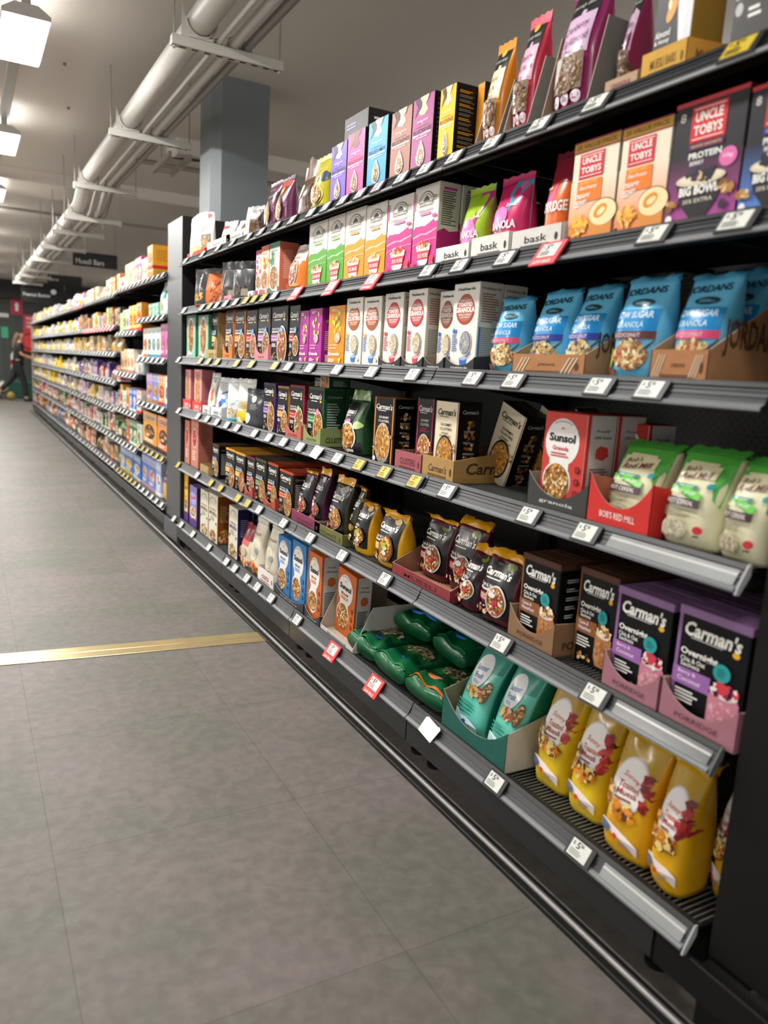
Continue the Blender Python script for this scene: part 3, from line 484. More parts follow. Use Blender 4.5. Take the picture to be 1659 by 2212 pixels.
TAGS = [
 (1, 'w', 4.764), (1, 'w', 4.385), (1, 'w', 4.091), (1, 'w', 3.837), (1, 'w', 3.589), (1, 'w', 3.417),
 (1, 'w', 3.224), (1, 'w', 3.04), (1, 'w', 2.845), (1, 'w', 2.707), (1, 'w', 2.562), (1, 'w', 2.425),
 (1, 'p', 2.299), (1, 'w', 2.147), (1, 'w', 2.008), (1, 'w', 1.857), (1, 'w', 1.688), (1, 'w', 1.502),
 (1, 'w', 1.32), (1, 'y', 0.976), (2, 'w', 4.785), (2, 'w', 4.379), (2, 'y', 4.221), (2, 'w', 4.089),
 (2, 'w', 3.933), (2, 'w', 3.764), (2, 'y', 3.607), (2, 'y', 3.487), (2, 'y', 3.355), (2, 'w', 3.22),
 (2, 'r', 2.957), (2, 'r', 2.615), (2, 'r', 2.297), (2, 'w', 1.955), (2, 'w', 1.791), (2, 'w', 1.591),
 (2, 'r', 1.421), (2, 'w', 1.12), (2, 'w', 0.935), (3, 'w', 4.912), (3, 'y', 4.402), (3, 'y', 4.231),
 (3, 'y', 4.062), (3, 'y', 3.727), (3, 'y', 3.502), (3, 'y', 3.188), (3, 'w', 3.029), (3, 'w', 2.798),
 (3, 'w', 2.546), (3, 'w', 2.274), (3, 'w', 2.003), (3, 'w', 1.689), (3, 'w', 1.516), (3, 'w', 1.223),
 (3, 'w', 1.081), (4, 'w', 4.9), (4, 'w', 4.435), (4, 'w', 4.24), (4, 'w', 4.05), (4, 'w', 3.866),
 (4, 'w', 3.696), (4, 'w', 3.429), (4, 'w', 3.235), (4, 'w', 3.052), (4, 'w', 2.866), (4, 'l', 2.688),
 (4, 'w', 2.507), (4, 'y', 2.329), (4, 'y', 2.145), (4, 'y', 1.951), (4, 'w', 1.772), (4, 'w', 1.411),
 (4, 'w', 1.214), (5, 'y', 4.899), (5, 'w', 4.438), (5, 'y', 4.145), (5, 'y', 3.959), (5, 'y', 3.655),
 (5, 'y', 3.503), (5, 'w', 3.335), (5, 'w', 3.019), (5, 'w', 2.724), (5, 'w', 2.428), (5, 'w', 2.099),
 (5, 'w', 1.472), (5, 'w', 1.135), (6, 'w', 4.999), (6, 'w', 4.8), (6, 'w', 4.515), (6, 'w', 4.16),
 (6, 'w', 3.824), (6, 'w', 3.68), (6, 'w', 3.487), (6, 'w', 3.329), (6, 'w', 3.14), (6, 'w', 2.824),
 (6, 'r', 2.459), (6, 'r', 2.119), (6, 'l', 1.766), (6, 'w', 1.444), (6, 'w', 1.124),
]
# ------------------------------------------------------------------ shelving, near run
def perf_mat():
    mt = bpy.data.materials.new('perforated_black_steel'); mt.use_nodes = True; nt = mt.node_tree; b = nt.nodes['Principled BSDF']
    tc = nt.nodes.new('ShaderNodeTexCoord'); sp = nt.nodes.new('ShaderNodeSeparateXYZ'); nt.links.new(tc.outputs['Object'], sp.inputs[0])
    def mth(op, a, bb=None):
        n = nt.nodes.new('ShaderNodeMath'); n.operation = op
        for i, q in enumerate((a, bb)):
            if q is None: continue
            if isinstance(q, (int, float)): n.inputs[i].default_value = q
            else: nt.links.new(q, n.inputs[i])
        return n.outputs[0]
    s1 = mth('SINE', mth('MULTIPLY', sp.outputs['Y'], 2 * PI / .025)); s2 = mth('SINE', mth('MULTIPLY', sp.outputs['Z'], 2 * PI / .025))
    hole = mth('GREATER_THAN', mth('MULTIPLY', s1, s2), .62)
    mx = nt.nodes.new('ShaderNodeMix'); mx.data_type = 'RGBA'; nt.links.new(hole, mx.inputs[0])
    mx.inputs[6].default_value = H('2b2b2a'); mx.inputs[7].default_value = (.001, .001, .001, 1)
    nt.links.new(mx.outputs[2], b.inputs['Base Color']); b.inputs['Roughness'].default_value = .5
    return mt
PERF = perf_mat()
RZ = {1: 1.828, 2: 1.540, 3: 1.243, 4: .925, 5: .577, 6: .203}
def rail_mesh(y0, y1, x=1.2, silver=0.0):
    """price rail profile, front leaning out towards the aisle at the bottom"""
    mb = MB(); Kd = H('161718'); Gd = H('2b2e31'); Sv = mixc(H('7c7f80'), H('c4c6c6'), silver)
    def strip(pts, c):
        for (xa, za), (xb, zb) in zip(pts, pts[1:]):
            mb.quad((xa, y1, za), (xa, y0, za), (xb, y0, zb), (xb, y1, zb), c)
    strip([(x + .03, -.0088), (x + .011, -.0088), (x + .009, 0), (x + .005, 0), (x + .001, -.005), (x - .002, -.009), (x + .001, -.011)], Kd)
    strip([(x + .001, -.011), (x - .004, -.017), (x - .002, -.018), (x - .008, -.026), (x - .006, -.027), (x - .014, -.036), (x - .015, -.038)], Gd)
    strip([(x - .015, -.038), (x - .021, -.040), (x - .025, -.043), (x - .025, -.048), (x - .022, -.050)], Sv)
    strip([(x - .022, -.050), (x - .014, -.047), (x + .004, -.040), (x + .03, -.03)], Kd)
    for yy in (y0, y1):
        mb.add([(x + .03, yy, -.0088), (x + .011, yy, -.0088), (x + .005, yy, 0), (x - .015, yy, -.038), (x - .025, yy, -.043), (x - .025, yy, -.048), (x - .014, yy, -.047), (x + .03, yy, -.03)], ((0, 1, 2, 3, 4, 5, 6, 7),), Kd)
    return mb
def deck_mesh(y0, y1, wire, x0=1.215, x1=1.66):
    mb = MB()
    if wire:
        n = int((y1 - y0) / .0125)
        for i in range(n):
            y = y0 + (i + .5) * (y1 - y0) / n
            mb.box(x0, x1, y - .0013, y + .0013, -.0112, -.009)
        for x in (x0 + .015, x0 + .13, x0 + .26, x1 - .02): mb.box(x - .002, x + .002, y0, y1, -.0145, -.0113)
    else:
        mb.box(x0, x1, y0, y1, -.0125, -.009)
        for k in range(8): mb.box(x0, x1, y0 + .06 + k * (y1 - y0 - .1) / 8, y0 + .075 + k * (y1 - y0 - .1) / 8, -.0127, -.0086)
    return mb
SHELF_ROOT = {}
def shelf(yc, lvl_z, L, label, group, wire, silver=0.0, key=None, loc=True):
    k = key or (L, wire, silver)
    if k in SHELF_ROOT:
        o = dup(SHELF_ROOT[k], (0, yc, lvl_z))
    else:
        o = empty('shelf', (0, yc, lvl_z)); SHELF_ROOT[k] = o
        part(rail_mesh(-L / 2 + .002, L / 2 - .002, silver=silver).build('price_rail', M['rail']), o)
        d = deck_mesh(-L / 2 + .004, L / 2 - .004, wire)
        part(d.build('wire_deck' if wire else 'deck', M['wire'] if wire else M['black']), o)
        d.v = []; d = MB()
        if wire:
            d.box(1.216, 1.66, -L / 2 + .004, L / 2 - .004, -.0195, -.0165)
        d.box(1.215, 1.23, -L / 2 + .002, L / 2 - .002, -.045, -.0196)
        for q in (-.3, .0, .3): d.box(1.23, 1.66, q * L - .01, q * L + .01, -.032, -.0196)
        part(d.build('support_pan', M['black']), o)
        for s_ in (-1, 1):
            b = MB(); yb = s_ * (L / 2 - .012)
            b.add([(1.662, yb - .002, -.0197), (1.662, yb - .002, -.10), (1.60, yb - .002, -.09), (1.24, yb - .002, -.035), (1.24, yb - .002, -.0197),
                   (1.662, yb + .002, -.0197), (1.662, yb + .002, -.10), (1.60, yb + .002, -.09), (1.24, yb + .002, -.035), (1.24, yb + .002, -.0197)],
                  ((0, 1, 2, 3, 4), (9, 8, 7, 6, 5), (0, 5, 6, 1), (1, 6, 7, 2), (2, 7, 8, 3), (3, 8, 9, 4), (4, 9, 5, 0)), K_)
            part(b.build('bracket', M['black']), o)
    tag(o, label, 'shelf', group)
    return o
ORD = {1: 'top', 2: 'second', 3: 'third', 4: 'fourth', 5: 'fifth', 6: 'bottom'}
NB = {0: 'the bay against the black near cover', 1: 'the second bay from the near cover', 2: 'the third bay from the near cover', 3: 'the bay against the grey column cover'}
for b in range(4):
    yc = 1.4 + b
    L = 1.0
    if b == 0: yc = 1.365; L = 1.07
    for k in range(1, 7):
        shelf(yc, RZ[k], L, '%s shelf of %s' % (ORD[k], NB[b]), 'shelves of the near cereal run', k >= 5 or (b == 0 and k == 4), key=('n', L, k >= 5 or (b == 0 and k == 4)))

def bay(yc, L, label, group, src=None):
    if src: o = dup(src, (0, yc, 0)); return tag(o, label, 'shelving', group)
    o = empty('shelving_bay', (0, yc, 0)); tag(o, label, 'shelving', group)
    p = MB(); p.box(1.69, 1.70, -L / 2 + .001, L / 2 - .001, .1, 1.845); part(p.build('back_panel', PERF), o)
    for s_ in (-1, 1):
        p = MB(); p.box(1.667, 1.707, s_ * (L / 2 - .016) - .014, s_ * (L / 2 - .016) + .014, 0, 1.845, bev=.002)
        for k in range(34): p.box(1.6664, 1.6669, s_ * (L / 2 - .016) - .002, s_ * (L / 2 - .016) + .002, .15 + k * .05, .17 + k * .05, (0, 0, 0, 1))
        part(p.build('upright', M['black']), o)
    return o
M['bp'] = material('base_panel_paint', .4, H('212222'), noise=.15)
def base_unit(yc, L, label, group, src=None):
    if src: o = dup(src, (0, yc, 0)); return tag(o, label, 'shelving plinth', group)
    o = empty('plinth_unit', (0, yc, 0)); tag(o, label, 'shelving plinth', group)
    p = MB(); p.box(1.182, 1.194, -L / 2 + .003, L / 2 - .003, .078, .150, bev=.003); p.box(1.194, 1.212, -L / 2 + .003, L / 2 - .003, .138, .150); part(p.build('base_panel', M['bp']), o)
    p = MB(); p.box(1.36, 1.372, -L / 2 + .002, L / 2 - .002, .0, .13); part(p.build('void_shade_sheet', M['black']), o)  # added black sheet standing in for the deep shade under the shelving
    for s_ in (-1, 1):
        p = MB(); y = s_ * (L / 2 - .05)
        p.box(1.22, 1.355, y - .02, y + .02, .055, .13); p.tube([(1.27, y, .008), (1.27, y, .06)], .012); p.tube([(1.27, y, 0), (1.27, y, .009)], .028, n=14)
        p.tube([(1.62, y, 0), (1.62, y, .06)], .014)
        part(p.build('levelling_foot', M['black']), o)
    return o
bay0 = base0 = None
for b in range(4):
    o = bay(1.4 + b, 1.0, 'black steel frame of ' + NB[b], 'black steel bays of the near run', bay0); bay0 = bay0 or o
    o = base_unit(1.4 + b, 1.0, 'black base panel and feet under ' + NB[b], 'bases of the near run', base0); base0 = base0 or o
# base panel running past the near end post and post covers
def end_cover(y0, y1, label, x=1.2, top=2.085):
    o = empty('end_cover', (0, (y0 + y1) / 2, 0)); L = (y1 - y0) / 2; tag(o, label, 'end panel', 'tall boxed covers of the shelving')
    p = MB(); p.box(x, x + .004, -L, L, .16, top, bev=.001); part(p.build('front_panel', M['cover']), o)
    for s_ in (-1, 1):
        p = MB(); p.box(x + .004, 1.80, s_ * L - (.004 if s_ > 0 else 0), s_ * L + (.004 if s_ < 0 else 0), .02, top); part(p.build('side_panel', M['black']), o)
    p = MB(); p.box(1.182, 1.194, -L, L + (.095 if y0 < 3 else -.004), .036 if y0 > 3 else .078, .150, bev=.002); p.box(1.194, x + .002, -L, L - .004, .02, .150); part(p.build('base_panel', M['cover']), o)
    return o
M['cover'] = material('grey_steel_cover', .38, H('4b4d4e'), metal=.25, noise=.12, nscale=3)
M['nearcover'] = material('black_steel_cover', .55, H('0e0e0e'), noise=.15, nscale=3, spec=.25)
end_cover(4.905, 5.285, 'tall grey boxed cover around the column between the two shelving runs')
MC = M['cover']; M['cover'] = M['nearcover']
end_cover(.30, .80, 'tall black cover at the near end of the shelving', x=1.215)
M['cover'] = MC
# plastic end caps of the rails at the near end, clear ticket strips in their empty last stretch
for k, y in ((4, .826), (5, .826), (6, .826)):
    q = MB(); z = RZ[k]; c = H('a9acac') if k != 5 else H('5a5d5e')
    P = [(1.207, z + .002), (1.200, z + .002), (1.176, z - .040), (1.172, z - .052), (1.182, z - .054), (1.207, z - .02)]
    V = [(px, y - .002, pz) for px, pz in P] + [(px, y + .002, pz) for px, pz in P]; n = 6
    q.add(V, [(i, (i + 1) % n, n + (i + 1) % n, n + i) for i in range(n)] + [tuple(range(n - 1, -1, -1)), tuple(n + i for i in range(n))], c)
    tag(q.build('rail_end_stop', M['rail']), 'pale plastic end cap on the near end of the %s price rail' % ORD[k], 'end cap', 'rail end caps')
M['strip'] = material('ticket_strip_with_sheen', .3, attr=True, noise=.2, nscale=30, coat=.5)
for k, y0, y1 in ((4, .84, 1.15), (6, .84, 1.06), (5, .84, 1.08)):
    q = MB(); z = RZ[k]; c = H('8d9191') if k != 5 else H('4c5052')  # pale tone is the silvery light on the plastic, put into the colour
    q.add([(1.1985, y1, z - .012), (1.1985, y0, z - .012), (1.1815, y0, z - .0385), (1.1815, y1, z - .0385)], ((0, 1, 2, 3),), c)
    q.add([(1.1945, y1, z - .018), (1.1945, y0, z - .018), (1.192, y0, z - .022), (1.192, y1, z - .022)], ((0, 1, 2, 3),), mixc(c, W_, .5))  # painted glint along the strip
    tag(q.build('ticket_strip', M['strip']), 'clear ticket strip with sheen painted in, near end of the %s price rail' % ORD[k], 'ticket strip', 'ticket strips')
# floor bumper rail
o = empty('floor_bumper', (0, 0, 0)); tag(o, 'low metal bumper rail on the floor along the shelving', 'bumper rail')
q = MB(); q.tube([(1.168, .1, .0135), (1.168, 17.3, .0135)], .0085, n=10); part(q.build('rail', material('worn_steel', .4, H('8a8784'), metal=.5, noise=.3)), o)
q = MB(); q.box(1.140, 1.158, .1, 17.3, 0, .014, bev=.002); q.box(1.158, 1.2, .1, 17.3, 0, .004); part(q.build('rubber_edge', M['black']), o)

# ------------------------------------------------------------------ price tags
def tag_mesh(kind):
    fr = {'w': '1d1e1f', 'y': '1d1e1f', 'r': 'd32f38', 'p': '1d1e1f', 'l': '1d1e1f'}[kind]
    cd = {'w': 'dadbd3', 'y': 'cdb43c', 'r': 'd5d6ce', 'p': 'e3b8c4', 'l': 'f2f2f0'}[kind]
    a = MB(); w, h = .076, .047
    if kind == 'r': a.box(-w / 2 - .006, w / 2 + .006, -.002, .003, -h / 2 - .018, h / 2 + .004, H(fr), bev=.001)
    elif kind != 'l': a.box(-w / 2, w / 2, -.002, .003, -h / 2, h / 2, H(fr), bev=.0015)
    else: a.box(-w / 2, w / 2, 0, .004, -h / 2 + .004, h / 2 - .004, H(fr))
    lt = None; c = MB(); f = lambda u, v, o: (u - w / 2, -.002 - o, v - h / 2)
    r = Art(c, f, w, h)
    if kind == 'l':
        r.poly([(-.05, .05), (.95, -.12), (1.08, .9), (.98, 1.02), (.85, .97), (.1, 1.12), (-.03, 1.0)], H(cd))
    else:
        r.R(.09, .10, .84 if kind != 'r' else .9, .92, H(cd))
        lt = MB(); r = Art(lt, f, w, h, base=.0009); tc = H('4a1c22') if kind == 'r' else H('26282a')
        r.text('$', .2, .72, .06, .2, tc); r.text('5', .38, .70, .13, .32, tc); r.text('50', .52, .78, .11, .16, tc)
        r.lines(.16, .18, .7, .48, 3, H('8d8f8a') if kind != 'y' else H('7f6c1c'), random.Random(3))
        if kind == 'r': r.text('LOW PRICE', .5, -.22, .8, .2, W_)
    return a.mesh('holder', M['rail']), c.mesh('card', M['carton']), lt.mesh('lettering', M['carton']) if lt else None
TM = {k: tag_mesh(k) for k in 'wyrpl'}
TN = {'w': 'white price tag', 'y': 'yellow price tag', 'r': 'red framed LOW PRICE tag', 'p': 'pink price tag', 'l': 'loose white card'}
def price_tag(kind, y, z, label, group, x=1.1855, lean=-.60, yaw=0):
    o = empty('price_tag', (x - (.004 if kind in 'rl' else 0), y, z - .0245))
    o.rotation_euler = (lean, yaw, -PI / 2); o.rotation_mode = 'XYZ'
    tag(o, label, 'price tag', group)
    child('holder', TM[kind][0], o); cd = child('card', TM[kind][1], o)
    if TM[kind][2]: child('lettering', TM[kind][2], cd)
    return o

# ------------------------------------------------------------------ package geometry
FLAP = [False]
def carton_faces(mb, w, h, d, front, side, top, seed=0, lid=0.0, lidc=None):
    """front at y=0, x across, z up"""
    x0, x1 = -w / 2, w / 2; b = .0016
    hh = h
    P = [(x0 + b, 0, b), (x1 - b, 0, b), (x1, b, b), (x1, d - b, b), (x1 - b, d, b), (x0 + b, d, b), (x0, d - b, b), (x0, b, b)]
    V = P + [(x, y, hh - b) for x, y, z in P]; n = 8
    cs = [front, side, side, side, front, side, side, side]
    for i in range(8):
        j = (i + 1) % 8; mb.add([V[i], V[j], V[8 + j], V[8 + i]], ((0, 1, 2, 3),), cs[i])
    T = [(x * .985, y + (.002 if y < d / 2 else -.002), h) for x, y, z in P]
    mb.add(T, (tuple(range(8)),), top)
    for i in range(8):
        j = (i + 1) % 8; mb.add([V[8 + i], V[8 + j], T[j], T[i]], ((0, 1, 2, 3),), top)
    mb.add(P, (tuple(range(7, -1, -1)),), side)
    # glued top flap with tuck notch
    if FLAP[0]: mb = MB(); FLAP.append(mb)
    mb.add([(x0 * .97, d * .30, h + .0006), (x1 * .97, d * .30, h + .0006), (x1 * .97, d * .97, h + .0012), (x0 * .97, d * .97, h + .0012)], ((0, 1, 2, 3),), mixc(top, W_, .06))
    mb.box(x0 * .3, x1 * .3, d * .27, d * .31, h + .0004, h + .0011, mixc(top, K_, .3))
def carton(w, h, d, front, side, top=None):
    mb = MB(); carton_faces(mb, w, h, d, front, side, top or side)
    F = Art(mb, lambda u, v, o: (u - w / 2, -o, v), w, h)
    S = Art(mb, lambda u, v, o: (w / 2 + o, u, v), d, h)
    return mb, F, S

class Bag:
    def __init__(s, w, h, d, color, p=4.0, top=.12, seed=0, lean=0.0, wr=.0022, topw=1.0, pinch=.9, sidec=None, slump=0.0):
        s.w, s.h, s.d, s.p, s.top, s.lean, s.wr, s.topw, s.pinch, s.slump = w, h, d, p, top, lean, wr, topw, pinch, slump
        rd = random.Random(seed); s.ph = [(rd.uniform(25, 70), rd.uniform(20, 60), rd.uniform(0, 6.28), rd.uniform(.4, 1)) for _ in range(5)]
        s.hb = h * (1 - top); s.mb = MB(); s.rd = rd
        nv, nt = 22, 40; V = []
        for j in range(nv + 1):
            v = s.hb * j / nv; W, T, cy = s.prof(v)
            for i in range(nt):
                a = 2 * PI * i / nt; ca, sa = math.cos(a), math.sin(a)
                x = W / 2 * math.copysign(abs(ca) ** (2 / s.p), ca); y = T * math.copysign(abs(sa) ** (2 / s.p), sa)
                if sa < 0:
                    u = x / W + .5; yy = -T * s.cs(u) - s.wrk(u * s.w, v) * (1 - abs(2 * u - 1) ** 3); y = yy
                V.append((x + s.shift(v), cy + y, v))
        F = [(j * nt + i, j * nt + (i + 1) % nt, (j + 1) * nt + (i + 1) % nt, (j + 1) * nt + i) for j in range(nv) for i in range(nt)]
        F.append(tuple(range(nt - 1, -1, -1))); F.append(tuple(nv * nt + i for i in range(nt)))
        if sidec:
            C = []
            for j in range(nv + 1):
                for i in range(nt):
                    a = 2 * PI * i / nt; C.append(color if math.sin(a) < -.35 else sidec)
            s.mb.add(V, F, C, True, True)
        else: s.mb.add(V, F, color, True)
    def shift(s, v): return s.slump * (v / s.h) ** 2
    def cs(s, u): return max(0.0, 1 - abs(2 * min(max(u, 0), 1) - 1) ** s.p) ** (1 / s.p)
    def prof(s, v):
        v = max(v, 0.0); t = v / s.hb
        T = s.d / 2 * (.80 + .20 * min(1, t / .12)) * max(.02, (1 - s.pinch * max(0, (t - .45) / .55) ** 1.5))
        W = s.w * (1 - .05 * math.sin(min(1, t) * PI) * (1 if s.topw >= 1 else .4)) * (1 + (s.topw - 1) * t)
        return W, T, s.d / 2 + s.lean * s.h * (v / s.h) ** 1.4
    def wrk(s, x, v):
        t = v / s.hb; k = s.wr * (.5 + 1.2 * abs(t - .45))
        return k * sum(a * math.sin(f * x + g * v + p) for f, g, p, a in s.ph) * .6
    def f(s, u, v, o):
        W, T, cy = s.prof(v); uu = u / s.w
        e = 1 - abs(2 * uu - 1) ** 3
        # keep the print a little inside the rounded edges, pushed out along the surface
        x = (uu - .5) * W
        k = 1 if abs(2 * uu - 1) < .9 else .6
        return (x * (1 + o / max(W, .01) * (1 - k)) + s.shift(v), cy - T * s.cs(uu) - s.wrk(u, v) * e - o * 2.2, v)
    def art(s): return Art(s.mb, s.f, s.w, s.h, step=.011, base=.0006, lay=.00022)
    def seal(s, c, droop=0.0, peak=0.0, crimp=True, wave=0.0):
        """crimped strip above the body"""
        mb = MB(); W, T, cy = s.prof(s.hb); n = 14; m_ = 5; z1 = s.h - s.hb; V = []; C = []
        tt = max(.0012, T)
        for side in (-1, 1):
            for j in range(m_ + 1):
                t = j / m_
                for i in range(n + 1):
                    u = i / n; x = (u - .5) * W * (1 + .02 * t)
                    y = cy + side * max(.0008, tt * (1 - t) ** 1.5) + droop * t * t + wave * math.sin(u * 9 + s.ph[0][2]) * t + s.lean * z1 * t
                    z = s.hb - .002 + z1 * t * (1 + peak * (.5 - abs(u - .5)) ) - abs(droop) * .5 * t * t + .002 * math.sin(u * 23 + s.ph[1][2]) * t
                    V.append((x + s.shift(s.hb), y, z)); C.append(mixc(c, K_, .10) if (crimp and j % 2) else c)
        q = (n + 1) * (m_ + 1)
        F = []
        for sd in (0, 1):
            for j in range(m_):
                for i in range(n):
                    a = sd * q + j * (n + 1) + i; fce = (a, a + 1, a + n + 2, a + n + 1); F.append(fce if sd == 0 else fce[::-1])
        mb.add(V, F, C, True, True)
        a = m_ * (n + 1); F2 = [(a + i, a + i + 1, q + a + i + 1, q + a + i) for i in range(n)]
        mb.add(V, F2, c)
        return mb

BOWL = {'oat': OAT, 'nut': NUT, 'berry': BERRY, 'apri': APRI, 'pale': PALE}
def bowl(a, cu, cv, r, pal, seed=0, n=90, rim='e9e6df', asp=None, inner='8a5a30'):
    """r as a fraction of the width, kept round on the package"""
    rv = r * a.w / a.h * (asp or 1)
    a.E(cu, cv, r, rv, H(rim)); a.E(cu, cv, r * .9, rv * .9, H(inner)); a.bits(cu, cv, r * .9, rv * .9, BOWL[pal], n, max(.0035, r * a.w * .13), seed)

# ---- each kind returns [(part name, mesh collector, material key)], first is the body
def k_buck(arg, w, h, d, sd):
    bg, c1, c2, words, wc = {'violet': ('674cac', 'e9d3a4', '3a2a3a', ('BUCKINIS', 'BLUEBERRY CRUNCH'), '3a2a5a'), 'pink': ('dc4684', '6a3c3c', '7a4a48', ('BUCKINIS', 'RASPBERRY CRUNCH'), '7a1f3c'),
        'sky': ('368cbc', 'e9c98c', '3c4a50', ('PALEO MIX', 'PROTEIN POWER'), '1f3f58'), 'cocoa': ('946456', 'ecc99c', '3a2a28', ('BUCKINIS', 'CHOCOLATE CLUSTERS'), '4a2a28'),
        'mauve': ('954a78', 'eccf96', '4a3448', ('BUCKINIS', 'BERRY CLUSTERS'), '5a2a4a'), 'sun': ('eeaa08', 'e8cba4', '4a3a30', ('BUCKINIS', 'CARAMEL CLUSTERS'), '4a3410')}[arg]
    mb, F, S = carton(w, h, d, H(bg), H('100f0f'), H('1c1a19'))
    F.poly([(.10, .985), (.46, .99), (.40, .86), (.20, .78), (.10, .74), (.24, .9)], H(c2))
    F.poly([(.34, .995), (.74, .995), (.68, .93), (.60, .89), (.66, .85), (.72, .80), (.56, .745), (.36, .76), (.30, .80), (.44, .86), (.44, .92)], H(c1))
    F.poly([(.74, .995), (.80, .995), (.72, .92), (.66, .88), (.70, .93)], H(c2))
    F.text('loving earth', .5, .675, .5, .03, W_); F.E(.5, .648, .02, .01, W_)
    F.text('ACTIVATED ORGANIC', .46, .605, .6, .016, H(wc))
    F.text(words[0], .5, .55, .84, .055, H(wc)); F.text(words[1], .5, .495, .84, .03, W_); F.text('buckwheat cereal', .5, .46, .5, .018, W_)
    F.E(.88, .05, .05, .03, H(wc)); F.E(.88, .05, .04, .023, H(bg)); F.lines(.06, .03, .35, .06, 2, H(wc), random.Random(sd))
    F.poly([(.5, .42), (.36, .30), (.30, .20), (.34, .12), (.5, .065), (.66, .12), (.70, .20), (.64, .30)], W_)
    for k in range(14): S.lines(.15, .88 - k * .06, .85, .92 - k * .06, 2, H('8d8478') if k % 3 else H(bg), random.Random(sd + k))
    q = MB(); A = Art(q, lambda u, v, o: (u - w / 2, -.0035 - o, v), w, h)
    A.poly([(.5, .39), (.39, .29), (.34, .20), (.37, .13), (.5, .085), (.63, .13), (.66, .20), (.61, .29)], H('a89878'))
    A.bits(.5, .19, .15, .09, PALE + ['7a5a30', '4a3420'], 60, .0035, sd)
    A.poly([(.42, .30), (.47, .34), (.44, .22), (.40, .14), (.37, .17)], H('f2f2ee') if arg in ('cocoa', 'violet') else H('d9d6cc'))
    return [('printed_carton', mb, 'carton'), ('window', q, 'clear')]
def k_arnold(arg, w, h, d, sd):
    bg, pal, pc = {'green': ('479614', 'nut', '6fb83a'), 'orange': ('e88a0c', 'apri', 'ee8a1c'), 'pink': ('bf2a7c', 'berry', 'c83f9a')}[arg]
    mb, F, S = carton(w, h, d, H('dcd6cc'), H('d2cbbd'), H('cfc8ba'))
    F.R(0, 0, 1, .50, H(bg))
    F.poly([(0, .49), (.1, .53), (.2, .505), (.3, .53), (.45, .50), (.6, .54), (.7, .52), (.85, .58), (.9, .53), (1, .55), (1, .45), (0, .45)], H(bg))
    F.poly([(0, .40), (.3, .44), (.6, .42), (1, .47), (1, .455), (.6, .405), (.3, .425), (0, .385)], mixc(H(bg), W_, .35))
    F.poly([(0, .30), (.4, .35), (1, .36), (1, .345), (.4, .335), (0, .285)], mixc(H(bg), W_, .2))
    F.E(.5, .80, .30, .125, H('3a3a38'), a0=0, a1=PI); F.E(.5, .80, .275, .113, H('dcd6cc'), a0=0, a1=PI)
    F.E(.5, .80, .24, .095, H('5a5a56'), a0=0, a1=PI); F.E(.5, .80, .22, .086, H('dcd6cc'), a0=0, a1=PI)
    F.poly([(.38, .805), (.44, .85), (.52, .875), (.6, .85), (.66, .805)], H('4a4a48')); F.R(.2, .765, .8, .79, H('dcd6cc')); F.text("ARNOLD'S FARM", .5, .785, .58, .032, H('2f2f2e')); F.R(.22, .745, .78, .75, H('3a3a38'))
    F.text('PORRIDGE SACHETS', .5, .70, .62, .026, H('3f3e3c')); F.R(.30, .645, .72, .672, H(pc)); F.text('flavour mix', .51, .658, .34, .013, W_)
    F.lines(.76, .80, .95, .86, 3, H('8d8a82'), random.Random(sd))
    if arg == 'pink': F.R(.02, .72, .06, .93, H('c2478c')); F.R(.80, .60, .97, .635, H('c2478c'))
    # mug with cream and topping
    F.poly([(.22, .27), (.80, .27), (.70, .07), (.62, .045), (.40, .045), (.32, .07)], H('dcdcd6'))
    F.poly([(.235, .22), (.785, .22), (.72, .115), (.30, .115)], H('b6343e'))
    F.text('35% MORE', .51, .165, .42, .05, H('f0d8d0')); F.text('BIG BOWL', .51, .245, .42, .024, H(bg))
    F.E(.51, .275, .30, .040, H('e6e2d6')); F.E(.51, .28, .26, .032, H('c9a26a')); F.bits(.51, .30, .20, .036, BOWL[pal] + ['f2ecdc'], 40, .006, sd)
    if arg == 'pink':
        for x, z in ((.42, .31), (.50, .325), (.58, .31)): F.E(x, z, .045, .02, H('cf2a2a'))
        F.E(.88, .11, .09, .045, H('d8304a')); F.E(.10, .06, .08, .035, H('c82a52')); F.E(.9, .05, .08, .035, H('e8485a'))
    else:
        F.bits(.5, .04, .46, .03, BOWL[pal], 26, .006, sd + 1)
    S.R(0, 0, 1, .42, mixc(H(bg), K_, .15)); S.poly([(0, .42), (.3, .47), (.6, .43), (1, .46), (1, .40), (0, .40)], mixc(H(bg), K_, .15)); S.lines(.15, .5, .85, .9, 16, H('4b4a48'), random.Random(sd)); S.R(.2, .91, .8, .94, H(pc))
    return [('printed_carton', mb, 'carton')]
